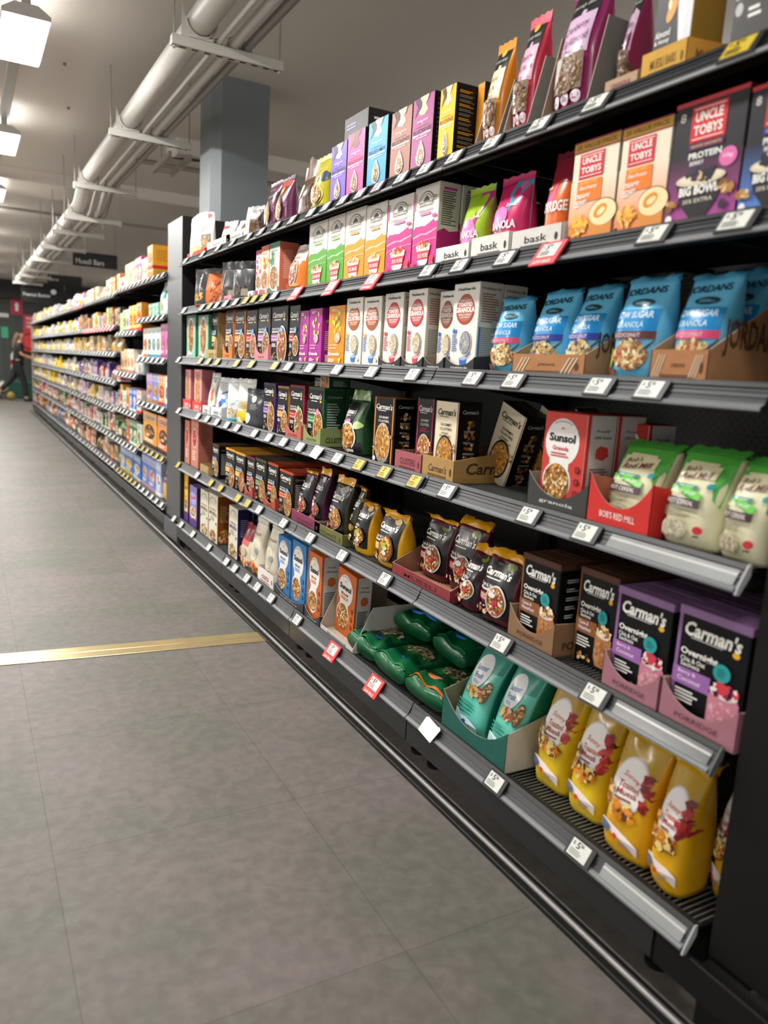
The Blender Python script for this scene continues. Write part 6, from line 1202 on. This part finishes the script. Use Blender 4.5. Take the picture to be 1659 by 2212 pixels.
PALS = [
 [['e8d8b0', 'c8302c'], ['d8b84c', 'e8e4d8'], ['e8e4e0', 'd8302c'], ['c04a8c', 'e8d8e0'], ['c88a3c', 'f0e8d0'], ['e8e8e4', 'd88a9c']],
 [['a8c87c', 'e8e4c8'], ['3a2a2c', 'a89a8c'], ['d8a05c', 'a86a3c'], ['9a6ac8', 'e0d8e8'], ['6a2a2c', 'c8a08c']],
 [['c8a878', '6a5a48'], ['b89a6c', 'e8dcc8'], ['e8d8b8', 'c86a5c'], ['c8a04c', 'e8d0a0'], ['8a7a5c', '4a4438']],
 [['c85a3c', 'e8dcd0'], ['a89a88', '5a4a48'], ['e8e0d8', 'c83a34'], ['6a4a9c', 'e0d8e8'], ['9a7a6c', 'e0c8b0']],
 [['a8b83c', 'e8e4c0'], ['d8c8cc', 'a83a6c'], ['8a6aa0', 'e0d8e4'], ['d8b86c', 'a8843c'], ['c8c0b8', '8a7a70']],
 [['b88a84', 'e8dcd4'], ['8a4a44', 'd8c0b8'], ['d8c8b8', '8a3a3c'], ['c8b48c', '5a3a2c'], ['c8303c', 'e8d8d4'], ['4a7a44', 'e0e4d0'], ['e0dcd4', '4a6aa8']],
 [['c86a44', 'e8d8cc'], ['d8a070', 'b8402c'], ['9a4a44', 'e0ccc4'], ['a89878', '5a4a30'], ['5a6a8c', 'd8d8dc'], ['4a4038', 'c8a060'], ['e0d8cc', 'a83a3a']]]
PAL2 = [['e4e2de', 'c8b8a0'], ['d8c85c', 'e8e4d0'], ['dcdad8', 'a8a8b8'], ['e8d84c', 'c8a82c'], ['e0d4c8', 'c86a6c'], ['f0c81c', 'e8b01c'], ['d0ccd4', '8a94b8'], ['c8b8a8', '8a7460']]
CN = [('red', 0), ('orange', 25), ('amber', 42), ('yellow', 55), ('lime green', 85), ('green', 130), ('teal', 175), ('blue', 212), ('violet', 265), ('magenta', 310), ('pink', 340), ('red', 361)]
def cname(hx):
    r, g, b = [int(hx[i:i + 2], 16) / 255 for i in (0, 2, 4)]; h_, s_, v_ = colorsys.rgb_to_hsv(r, g, b)
    if s_ < .14: return 'white' if v_ > .82 else ('grey' if v_ > .35 else 'black')
    if v_ < .3: return 'dark'
    if s_ < .35 and v_ > .78 and 15 < h_ * 360 < 70: return 'cream'
    if v_ < .72 and 8 < h_ * 360 < 45: return 'brown'
    n = min(CN, key=lambda c: abs(c[1] - h_ * 360))[0]
    return ('pale ' if s_ < .35 else '') + n
FM = {}
def far_mesh(kind, a, b, seed):
    """unit-size package meshes, shared by the copies; parts stay in one mesh at this distance"""
    key = (kind, a, b)
    if key in FM: return FM[key]
    w_, h_, d_ = .12, .2, .08; rd = random.Random(seed)
    if kind in ('tall', 'box', 'can'):
        mb, F, S = carton(w_, h_, d_, H(a), mixc(H(a), K_, .12), H(b))
        F.R(0, .74, 1, .96, mixc(H(a), W_, .3)); F.text(rd.choice(['OATS', 'MUESLI', 'BARS', 'NUTS', 'CRISP']), .5, .83, .7, .10, H(b))
        F.E(.5, .45, .36, .20, H(b)); F.bits(.5, .45, .28, .15, OAT, 14, .012, seed); F.R(0, .0, 1, .12, H(b)); F.lines(.15, .15, .8, .25, 2, W_, rd)
        S.R(0, .0, 1, .12, H(b)); S.lines(.2, .3, .8, .8, 5, mixc(H(a), K_, .4), rd)
        mt = 'carton'
    else:
        B = Bag(w_, h_, d_, H(a), p=3.0, top=.1, seed=seed, wr=.003); A = B.art(); A.R(.05, .5, .95, .72, H(b)); A.text('SNACK', .5, .61, .6, .08, W_); A.E(.5, .3, .3, .14, mixc(H(a), H('c89a5c'), .6)); mb = B.mb
        s2 = B.seal(H(a)); mb.add(s2.v, s2.f, H(a), True); mt = 'film'
    FM[key] = mb.mesh('package', M[mt]); return FM[key]
nfar = {}
LAB = set()
def far_item(kind, a, b, w_, d_, h_, x, y, z, k, j, pos, lv):
    me = far_mesh(kind, a, b, abs(hash_(a + b)) % 997)
    o = bpy.data.objects.new('snack_bag' if kind == 'bag' else 'grocery_carton', me); col.objects.link(o)
    o.location = (x, y, z); o.rotation_euler = (0, 0, -PI / 2 + random.uniform(-.02, .02)); o.scale = (w_ / .12 * .97, d_ / .08, h_ / .2)
    tag(o, '%s %s, %s on the %s shelf of the %s far bay' % (cname(a) if cname(a) == cname(b) else cname(a) + ' and ' + cname(b), 'bag' if kind == 'bag' else 'box', ORDN[pos], lv, ORDN[k]), 'bag' if kind == 'bag' else 'box', 'packages on the far run')
def hash_(s):
    v = 7
    for c in s: v = (v * 31 + ord(c)) % 100003
    return v
rd = random.Random(11)
tot = 0
for k, (y0, y1, lv) in enumerate(bays):
    for j, z in enumerate(lv):
        lvn = LV[j] if j < len(lv) - 1 else 'bottom'
        zz = z - .0082
        yy = y0 + .012; pos = 0
        if k < 2:
            lst = (ROWS_A if k == 0 else ROWS_B)[j]; tw = sum(t[3] for t in lst); sc_ = min(1.25, .95 / tw)
            for (kd, a, b, w_, d_, h_) in lst:
                if kd == 'gap': yy += w_; continue
                w_ *= sc_ if (k, j) != (0, 0) else 1; hh = min(h_, .30)
                far_item(kd, a, b, w_, d_, hh, 1.225, yy + w_ / 2, zz, k, j, pos, lvn); pos += 1; tot += 1; yy += w_
        else:
            while yy < y1 - .09 and pos < 12:
                far = k >= 5
                if far: w_ = rd.uniform(.19, .26)
                else: w_ = rd.uniform(.13, .18)
                w_ = min(w_, y1 - yy - .005)
                if w_ < .07: break
                a, b = rd.choice(PAL2 if far and j < 5 else PALS[j])
                kd = 'bag' if rd.random() < (.7 if far else .25) else 'tall'
                gap = (lv[j - 1] - z) if j else .3
                hh = min(rd.uniform(.12, .185), gap - .075)
                far_item(kd, a, b, w_, .09, hh, 1.225 + rd.uniform(0, .015), yy + w_ / 2, zz, k, j, pos, lvn); tot += 1; pos += 1; yy += w_ + (.003 if rd.random() < .8 else .07)
# second carton stacked on the first of the top shelf
me = far_mesh('box', 'e8a02c', 'c8262c', 5)
o = bpy.data.objects.new('grocery_carton', me); col.objects.link(o); o.location = (1.225, 5.962, 1.787 + .078); o.rotation_euler.z = -PI / 2; o.scale = (1.45, 1.75, .82); tag(o, 'yellow and red box stacked highest on the top shelf just beyond the column cover', 'box', 'packages on the far run')
# tags of the far run
STRIP = {}
for k, (y0, y1, lv) in enumerate(bays[:6]):
    for j, z in enumerate(lv):
        n = 6 if k < 2 else (5 if k < 4 else 3)
        for i in range(n):
            kd = 'w'
            if (k, j) in ((0, 4), (1, 5)): kd = 'y'
            if (k in (2, 3) and j == 6) and i % 2: kd = 'p'
            if (k in (2, 3) and j == 1) or (k == 4 and j == 0): kd = 'r'
            yy = y0 + (y1 - y0) * (i + .5) / n
            price_tag(kd, yy, z, '%s, %s on the %s rail of the %s far bay' % (TN[kd], ORDN[i], LV[j] if j < len(lv) - 1 else 'bottom', ORDN[k]), 'price tags of the far run')

# ------------------------------------------------------------------ ceiling services
def fixture(y, label):
    o = empty('batten_light_fitting', (.31, y, 2.73)); tag(o, label, 'light fitting', 'batten light fittings over the aisle')
    q = MB(); L = .315
    P = [(-.104, .0), (-.104, .02), (-.05, .055), (.05, .055), (.104, .02), (.104, .0)]
    V = [(x, -L, z + .002) for x, z in P] + [(x, L, z + .002) for x, z in P]; n = 6
    q.add(V, [(i, (i + 1) % n, n + (i + 1) % n, n + i) for i in range(n)] + [tuple(range(n - 1, -1, -1)), tuple(n + i for i in range(n))], H('c8c6c0'))
    hs = part(q.build('housing', M['paint']), o)
    q = MB(); q.box(-.098, .098, -.31, .31, -.012, .002, bev=.004); part(q.build('diffuser', M['lamp']), o)
    for s_ in (-1, 1):
        q = MB(); q.box(-.02, .02, s_ * .29 - .015, s_ * .29 + .015, .057, .10, H('b8b6b0'), bev=.002); part(q.build('end_clip', M['paint']), hs)
    return o
f0 = None
NM = {2: 'batten light fitting at the top left corner of the photo', 3: 'batten light fitting, second along the aisle', 4: 'batten light fitting, third along the aisle'}
for i, fy in enumerate(FIX_Y[3:]):
    lab = ['nearest lit batten fitting, at the top left of the photo', 'second lit batten fitting along the aisle', 'third lit batten fitting, cut by the left edge', 'fourth lit batten fitting along the aisle', 'fifth lit batten fitting along the aisle', 'sixth lit batten fitting along the aisle', 'seventh lit batten fitting along the aisle', 'last lit batten fitting before the end wall'][i]
    if f0 is None: f0 = fixture(fy, lab)
    else: o = dup(f0, (.31, fy, 2.73)); o['label'] = lab
o = empty('lighting_trunking', (.31, 0, 2.85)); tag(o, 'white trunking above the row of batten lights', 'trunking')
q = MB(); q.box(-.03, .03, -2, 8.61, -.02, .02, H('b4b0a8'), bev=.003); q.box(-.03, .03, 9.41, 22, -.02, .02, H('b4b0a8'), bev=.003); part(q.build('channel', M['paint']), o)
for k in (-1, 1, 3, 5, 7, 10, 12, 14, 16, 18, 20):
    q = MB(); q.tube([(0, k, .02), (0, k, .0985)], .005, H('a8a49c'), n=6); part(q.build('hanger_rod', M['paint']), o)
# main pipe with an offset under the beam
pc = H('cfccc4')
def pipe(name, pts, r, label, c=pc, cat='pipe'):
    q = MB(); q.tube(pts, r, c, n=20 if r > .03 else 10); return tag(q.build(name, M['paint']), label, cat)
pipe('water_pipe', [(.955, .8, 2.666), (.955, 7.15, 2.666), (.955, 7.3, 2.665), (.955, 7.42, 2.62), (.955, 7.55, 2.56), (.955, 7.7, 2.53), (.955, 8, 2.527), (.955, 16.2, 2.527)], .058, 'thick white pipe running along the ceiling on strut brackets')
pipe('conduit', [(1.035, .8, 2.604), (1.035, 7.2, 2.604), (1.035, 7.6, 2.465), (1.035, 16.2, 2.465)], .012, 'thin white conduit, nearest to the thick pipe')
pipe('water_pipe', [(1.105, .8, 2.615), (1.105, 7.15, 2.615), (1.105, 7.6, 2.476), (1.105, 16.2, 2.476)], .023, 'medium white pipe beside the thin conduit')
pipe('conduit', [(1.165, .8, 2.613), (1.165, 4.45, 2.613)], .021, 'darker grey pipe, outermost of the pipe group, near length', H('8a8580'))
pipe('conduit', [(1.165, 4.44, 2.612), (1.165, 7.2, 2.612), (1.165, 7.6, 2.471), (1.165, 16, 2.471)], .018, 'darker grey pipe, outermost of the pipe group, far length', H('8f8a84'))
strut0 = None
def strut(y, z, label, x0=.83, x1=1.335, src=None, top=2.9495):
    if src: o = dup(src, (0, y, z)); o['label'] = label; return o
    o = empty('strut_bracket', (0, y, z)); tag(o, label, 'bracket', 'slotted strut brackets under the pipes')
    q = MB(); q.box(x0, x1, -.021, .021, 0, .041, H('c9c6be'), bev=.002)
    for k in range(9): xx = x0 + .035 + k * .054; q.box(xx, xx + .028, -.006, .006, -.0012, .0, H('1c1c1c'))
    part(q.build('slotted_channel', M['paint']), o)
    # cradle under the big pipe
    q = MB(); cx = .955; n = 14; V = []
    for sgn in (-.03, .03):
        for i in range(n + 1):
            a = PI + PI * i / n; V.append((cx + .064 * math.cos(a), sgn, .135 - 0.02 + .064 * math.sin(a)))
        for i in range(n + 1):
            a = PI + PI * i / n; V.append((cx + .072 * math.cos(a), sgn, .135 - .02 + .072 * math.sin(a)))
    m_ = n + 1
    F = []
    for i in range(n): F += [(i, i + 1, 2 * m_ + i + 1, 2 * m_ + i), (m_ + i, 3 * m_ + i, 3 * m_ + i + 1, m_ + i + 1), (i, m_ + i, m_ + i + 1, i + 1), (2 * m_ + i, 2 * m_ + i + 1, 3 * m_ + i + 1, 3 * m_ + i)]
    q.add(V, F, H('cfccc6'), True); q.box(cx - .05, cx + .05, -.025, .025, .041, .052, H('cfccc6')); q.box(cx - .008, cx + .008, -.02, .02, .0411, .0555, H('c4c1ba'))
    q.add([(cx - .088, -.02, .0411), (cx - .05, -.02, .0411), (cx - .084, -.02, .18), (cx - .088, -.018, .0411), (cx - .05, -.018, .0411), (cx - .084, -.018, .18)], ((0, 1, 2), (5, 4, 3), (0, 3, 4, 1), (1, 4, 5, 2), (2, 5, 3, 0)), H('c9c6be'))
    part(q.build('pipe_cradle', M['paint']), o)
    for px, r_ in ((1.035, .012), (1.105, .023), (1.165, .021)):
        q = MB(); zc = .0415 + r_ ; q.tube([(px - r_ - .003, 0, .041), (px - r_ - .003, 0, zc), (px - r_ * .8 - .002, 0, zc + r_ * .8 + .003), (px, 0, zc + r_ + .0045), (px + r_ * .8 + .002, 0, zc + r_ * .8 + .003), (px + r_ + .003, 0, zc), (px + r_ + .003, 0, .041)], .0025, H('9a968e'), n=6); part(q.build('pipe_clip', M['paint']), o)
    for px in (x0 + .012, x1 - .012):
        q = MB(); q.tube([(px, 0, -.012), (px, 0, top - z)], .0045, H('a8a49a'), n=6); q.tube([(px, 0, -.008), (px, 0, -.001)], .009, H('c8c6c0'), n=6); part(q.build('threaded_rod', M['paint']), o)
    return o
strut0 = strut(3.62, 2.551, 'nearest slotted strut bracket holding the pipes')
for yy, lb in ((5.25, 'second strut bracket along the pipes'), (7.02, 'third strut bracket, just before the pipe steps down'), (1.9, 'strut bracket just out of the top of the photo')): strut(yy, 2.551, lb, src=strut0)
strut1 = strut(7.78, 2.412, 'fourth strut bracket, just after the pipe steps down')
strut(8.8, 2.412, 'strut bracket hanging from the ceiling beam', top=2.8395)
for yy, lb in ((10.2, 'first strut bracket beyond the ceiling beam'), (11.7, 'second strut bracket beyond the ceiling beam'), (13.3, 'third strut bracket beyond the ceiling beam'), (14.4, 'fourth strut bracket beyond the ceiling beam'), (16.0, 'last strut bracket at the far pipe end')): strut(yy, 2.412, lb, src=strut1)
for i, (xx, yy) in enumerate([(.6, 5.4), (.72, 6.3), (.5, 4.3)]):
    q = MB(); q.tube([(xx, yy, 2.9495), (xx, yy, 2.935)], .01, H('8a8580'), n=8); tag(q.build('ceiling_anchor', M['paint']), ['small anchor bolt left in the ceiling beside the pipes', 'small anchor bolt in the ceiling farther along', 'small anchor bolt in the ceiling near the lit batten'][i], 'bolt', 'anchor bolts in the ceiling')
# cable tray with cables, behind the pipes
o = empty('cable_tray', (1.75, 6.45, 2.70)); tag(o, 'short cable tray with black cables hanging between the pipes and the column', 'cable tray')
q = MB(); q.box(-.35, -.33, -.3, .3, 0, .05, H('b4b0a8')); q.box(-.2, -.18, -.3, .3, 0, .05, H('b4b0a8')); [q.box(-.33, -.2, -.28 + k * .08, -.26 + k * .08, 0, .006, H('b4b0a8')) for k in range(7)]; part(q.build('ladder', M['paint']), o)
for k in range(6): q = MB(); q.tube([(-.30 + k * .02, .0, .06 + .01 * (k % 2)), (-.1 + k * .03, .02, .10), (.3, .05, .13)], .006, H('1d1d1e') if k % 2 else H('d0d0d0'), n=6); part(q.build('cable', M['paint']), o)
for xx in (-.34, .25): q = MB(); q.tube([(xx, 0, 0), (xx, 0, .2495)], .004, H('9a968e'), n=6); part(q.build('hanger_rod', M['paint']), o)
for i, (x0, y0_, x1, r_, z_) in enumerate([(1.4, 7.4, 8, .02, 2.929), (1.3, 9.5, 8, .02, 2.929), (-2, 11.0, 8, .015, 2.934)]):
    pipe('sprinkler_pipe', [(x0, y0_, z_), (x1, y0_, z_)], r_, ['thin ceiling pipe crossing behind the column', 'thin pipe crossing just beyond the ceiling beam', 'thin pipe crossing the ceiling farther away'][i], H('a8a298'))

# hanging aisle signs
def sign(x0, x1, y, z0, z1, text, label, tx):
    o = empty('aisle_sign', ((x0 + x1) / 2, y, z0)); w_ = x1 - x0; h_ = z1 - z0; tag(o, label, 'sign', 'black hanging aisle signs')
    q = MB(); q.box(-w_ / 2, w_ / 2, 0, .02, 0, h_, H('0b0b0c'), bev=.002); part(q.build('board', M['paint']), o)
    q = MB(); A = Art(q, lambda u, v, o_: (u - w_ / 2, -o_, v), w_, h_); A.text(text, tx[0], tx[1], tx[2], tx[3], H('d4d6d2'), bold=.02); part(q.build('lettering', M['paint']), o)
    for s_ in (-1, 1): q = MB(); q.tube([(s_ * w_ * .45, .01, h_), (s_ * w_ * .45, .01, 2.9495 - z0)], .003, H('8a8884'), n=6); part(q.build('hanger_wire', M['paint']), o)
sign(1.33, 1.90, 11.4, 2.385, 2.57, 'Muesli Bars', 'black hanging sign reading Muesli Bars, the nearest of the signs', (.38, .34, .64, .38))
sign(1.32, 1.88, 14.9, 2.39, 2.545, 'Jams', 'black hanging sign reading Jams, the middle of the signs', (.18, .45, .28, .4))
sign(1.02, 1.85, 16.9, 2.16, 2.42, 'Peanut Butter', 'large black hanging sign with white lettering, lowest and farthest of the signs', (.34, .55, .6, .26))
q = MB(); q.tube([(1.60, 16.85, 2.38), (1.60, 16.8995, 2.38)], .05, H('e8e8e4'), n=16); tag(q.build('round_badge', M['paint']), 'small round white disc hanging on the farthest black sign', 'sign')

# ------------------------------------------------------------------ things at the end wall
def flat(name, x0, x1, z0, z1, y, c, label, cat, art=None):
    o = empty(name, ((x0 + x1) / 2, y, z0)); w_, h_ = x1 - x0, z1 - z0; tag(o, label, cat)
    q = MB(); q.box(-w_ / 2, w_ / 2, 0, .012, 0, h_, H(c), bev=.001); part(q.build('plate', M['paint']), o)
    if art: q = MB(); A = Art(q, lambda u, v, o_: (u - w_ / 2, -o_, v), w_, h_, base=.002, lay=.001); art(A); part(q.build('marking', M['paint']), o)
flat('hydrant_sign', 1.09, 1.38, 2.10, 2.50, 22.373, 'a8203c', 'small red sign with a white symbol high on the dark end wall', 'sign', lambda A: (A.E(.5, .62, .16, .16, W_), A.R(.38, .25, .62, .6, W_)))
flat('fire_reel_sign', 1.38, 1.78, 1.72, 2.12, 22.373, 'cf3048', 'larger red FIRE HOSE REEL sign on the dark end wall', 'sign', lambda A: (A.text('FIRE', .5, .78, .6, .16, W_), A.text('HOSE', .5, .52, .6, .16, W_), A.text('REEL', .5, .26, .6, .16, W_)))
o = empty('fire_hose_reel', (1.50, 22.10, 1.45)); tag(o, 'red fire hose reel on the end wall behind the walking person', 'hose reel')
q = MB(); q.tube([(0, -.08, 0), (0, .08, 0)], .27, H('c8202a'), n=28); part(q.build('drum', M['paint']), o)
q = MB(); q.tube([(.2 * math.cos(a * .5), -.09, .2 * math.sin(a * .5)) for a in range(13)], .02, H('8a1a20'), n=8); part(q.build('hose', M['paint']), o)
q = MB(); q.box(-.04, .04, .08, .284, -.3, .1, H('8a1a20')); part(q.build('wall_bracket', M['paint']), o)
o = empty('fire_extinguisher', (1.13, 22.309, .62)); tag(o, 'white and red cylinder hanging on the end wall left of the walking person', 'extinguisher')
q = MB(); q.tube([(0, 0, 0), (0, 0, .02), (0, 0, .46), (0, 0, .52), (0, 0, .55)], [.06, .075, .075, .04, .025], H('d8d4cc'), n=16); part(q.build('cylinder', M['paint']), o)
q = MB(); q.tube([(0, 0, .2), (0, 0, .34)], .0765, H('c8303a'), n=16); part(q.build('band', M['paint']), o)
q = MB(); q.box(-.05, .05, -.02, .02, .55, .6, H('2a2a2a')); part(q.build('handle', M['paint']), o)
flat('exit_sign', .86, 1.02, 1.50, 1.78, 22.373, '2fa070', 'small green square sign on the end wall at the left edge of the photo', 'sign')
flat('door_plate', .78, 1.04, 2.02, 2.12, 22.373, 'd0d0cc', 'white rectangular plate on the end wall at the left edge', 'sign')
o = empty('produce_bin', (1.05, 21.7, 0)); tag(o, 'low dark green bin against the end wall', 'bin')
q = MB(); V = [(-.42, -.25, 0), (.42, -.25, 0), (.42, .25, 0), (-.42, .25, 0), (-.48, -.3, .42), (.48, -.3, .42), (.48, .3, .42), (-.48, .3, .42)]
q.add(V, ((3, 2, 1, 0), (0, 1, 5, 4), (1, 2, 6, 5), (2, 3, 7, 6), (3, 0, 4, 7)), H('1f4a3c')); part(q.build('tub', M['paint']), o)
q = MB(); q.box(-.5, .5, -.32, -.28, .40, .44, H('28584a'), bev=.004); q.box(-.5, .5, .28, .32, .40, .44, H('28584a'), bev=.004); part(q.build('rim', M['paint']), o)
for i, (xx, yy, zz, r_, c, l) in enumerate([(.80, 21.15, .24, .14, 'b8ac94', 'pale cream round sack in front of the green bin'), (.97, 20.95, .09, .10, '9a8444', 'brownish yellow round sack lying below the cream one')]):
    q = MB(); n = 12
    prof = [(-1, .05), (-.9, .5), (-.5, .9), (0, 1), (.5, .85), (.85, .45), (.95, .15), (1.1, .12)]
    q.tube([(0, 0, p * r_) for p, _ in prof], [max(.01, s_ * r_) for _, s_ in prof], H(c), n=14); o = q.build('sack', M['paint']); o.location = (xx, yy, zz if i == 0 else .10); tag(o, l, 'sack')
    if i == 0: o.location.z = .29
# the cream sack stands on a crate
q = MB(); q.box(-.12, .12, -.12, .12, 0, .145, H('3a3c34'), bev=.005); o = q.build('crate', M['paint']); o.location = (.80, 21.15, 0); tag(o, 'dark crate under the cream sack', 'crate')

# ------------------------------------------------------------------ the walking person
def skin(name, pts, edges, root, mat, parent=None, lv=2):
    me = bpy.data.meshes.new(name); me.from_pydata([p[:3] for p in pts], edges, [])
    o = bpy.data.objects.new(name, me); col.objects.link(o)
    s = o.modifiers.new('skin', 'SKIN'); s.use_smooth_shade = True
    for i, p in enumerate(pts):
        v = me.skin_vertices[0].data[i]; v.radius = (p[3], p[4] if len(p) > 4 else p[3]); v.use_root = (i == root)
    u = o.modifiers.new('sub', 'SUBSURF'); u.levels = lv; u.render_levels = lv
    dg = bpy.context.evaluated_depsgraph_get(); m2 = bpy.data.meshes.new_from_object(o.evaluated_get(dg)); bpy.data.objects.remove(o)
    m2.materials.clear(); m2.materials.append(mat)
    for p in m2.polygons: p.use_smooth = True
    r = bpy.data.objects.new(name, m2); col.objects.link(r)
    if parent: part(r, parent)
    return r
PER = empty('person', (1.13, 20.45, 0)); tag(PER, 'person in black T-shirt and trousers walking right with long fair-brown hair, arms forward', 'person')
# local x = walking direction; front foot forward, back foot trailing
pts = [(0, 0, .92, .09, .10), (0, 0, 1.08, .08, .09), (.02, 0, 1.26, .09, .10), (.03, 0, 1.38, .06, .08), (.05, 0, 1.46, .048), (.07, 0, 1.53, .075), (.075, 0, 1.60, .07),
  (.02, -.15, 1.35, .05), (.05, -.19, 1.12, .038), (.25, -.17, 1.04, .03), (.33, -.16, 1.03, .022), (.38, -.16, 1.02, .03, .014),
  (.02, .15, 1.35, .05), (.06, .19, 1.13, .038), (.27, .17, 1.07, .03), (.35, .16, 1.07, .022), (.40, .16, 1.06, .03, .014),
  (-.02, -.09, .86, .095), (.10, -.09, .50, .06), (.14, -.09, .10, .04), (.16, -.09, .045, .04), (.27, -.09, .03, .028),
  (-.02, .09, .86, .095), (-.14, .09, .52, .06), (-.42, .09, .22, .042), (-.45, .09, .17, .038), (-.41, .09, .06, .03)]
ed = [(0, 1), (1, 2), (2, 3), (3, 4), (4, 5), (5, 6), (2, 7), (7, 8), (8, 9), (9, 10), (10, 11), (2, 12), (12, 13), (13, 14), (14, 15), (15, 16), (0, 17), (17, 18), (18, 19), (19, 20), (20, 21), (0, 22), (22, 23), (23, 24), (24, 25), (25, 26)]
BODY = skin('body', pts, ed, 0, M['skin'], PER)
hand = []
for sy in (-1, 1):
    hx, hy, hz = (.38, -.16, 1.02) if sy < 0 else (.40, .16, 1.06)
    for k in range(4):
        y_ = hy + (k - 1.5) * .017; L = (.055, .065, .06, .045)[k]
        P = [(hx, y_, hz, .008), (hx + .035, y_, hz, .008), (hx + .035 + L * .5, y_, hz - .012, .007), (hx + .03 + L * .8, y_, hz - .035, .006)]
        skin('finger', P, [(0, 1), (1, 2), (2, 3)], 0, M['skin'], BODY, 1)
    P = [(hx - .02, hy - sy * .02, hz, .009), (hx + .005, hy - sy * .045, hz + .005, .009), (hx + .035, hy - sy * .05, hz - .005, .007)]
    skin('thumb', P, [(0, 1), (1, 2)], 0, M['skin'], BODY, 1)
sh = [(0, 0, .82, .14, .15), (0, 0, 1.08, .13, .14), (.02, 0, 1.26, .135, .155), (.03, 0, 1.37, .075, .10), (.02, -.16, 1.34, .062), (.045, -.195, 1.16, .055), (.02, .16, 1.34, .062), (.05, .195, 1.17, .055)]
skin('t_shirt', sh, [(0, 1), (1, 2), (2, 3), (2, 4), (4, 5), (2, 6), (6, 7)], 0, M['cloth'], PER)
tr = [(0, 0, 1.02, .125, .135), (-.02, -.09, .86, .108), (.10, -.09, .50, .076), (.14, -.09, .10, .062), (-.02, .09, .86, .108), (-.14, .09, .52, .076), (-.41, .09, .24, .06)]
skin('trousers', tr, [(0, 1), (1, 2), (2, 3), (0, 4), (4, 5), (5, 6)], 0, M['cloth'], PER)
for P in ([(.09, -.09, .045, .05), (.20, -.09, .04, .045), (.30, -.09, .03, .034)], [(-.47, .09, .17, .048), (-.44, .09, .10, .045), (-.40, .09, .045, .034)]):
    skin('shoe', P, [(0, 1), (1, 2)], 0, M['cloth'], PER)
hr = [(.045, 0, 1.60, .085, .085), (.01, 0, 1.55, .08, .085), (-.04, 0, 1.44, .055, .075), (-.07, 0, 1.32, .04, .065), (-.09, 0, 1.22, .022, .04)]
skin('hair', hr, [(0, 1), (1, 2), (2, 3), (3, 4)], 0, M['hair'], PER)
q = MB(); q.tube([(.14, 0, 1.555), (.155, 0, 1.545), (.165, 0, 1.53), (.15, 0, 1.52)], [.008, .011, .012, .006], H('b98468'), n=8); part(q.build('nose', M['skin']), BODY)
for s_ in (-1, 1):
    q = MB(); q.tube([(.135, s_ * .03, 1.575), (.147, s_ * .03, 1.575)], .009, H('2a1c18'), n=8); part(q.build('eye', M['paint']), BODY)
q = MB(); q.box(.138, .148, -.022, .022, 1.488, 1.496, H('9a4a44'), bev=.002); part(q.build('mouth', M['paint']), BODY)
q = MB(); q.tube([(0, 0, -.10), (0, 0, -.08), (.0, 0, 0), (0, 0, .08), (0, 0, .10)], [.01, .07, .10, .07, .01], H('d8402c'), n=14); o = q.build('red_parcel', M['paint']); o.location = (1.13 + .42, 20.45, 1.14)
tag(o, 'small round orange-red parcel held in front of the walking person', 'parcel')
print('far items', tot)
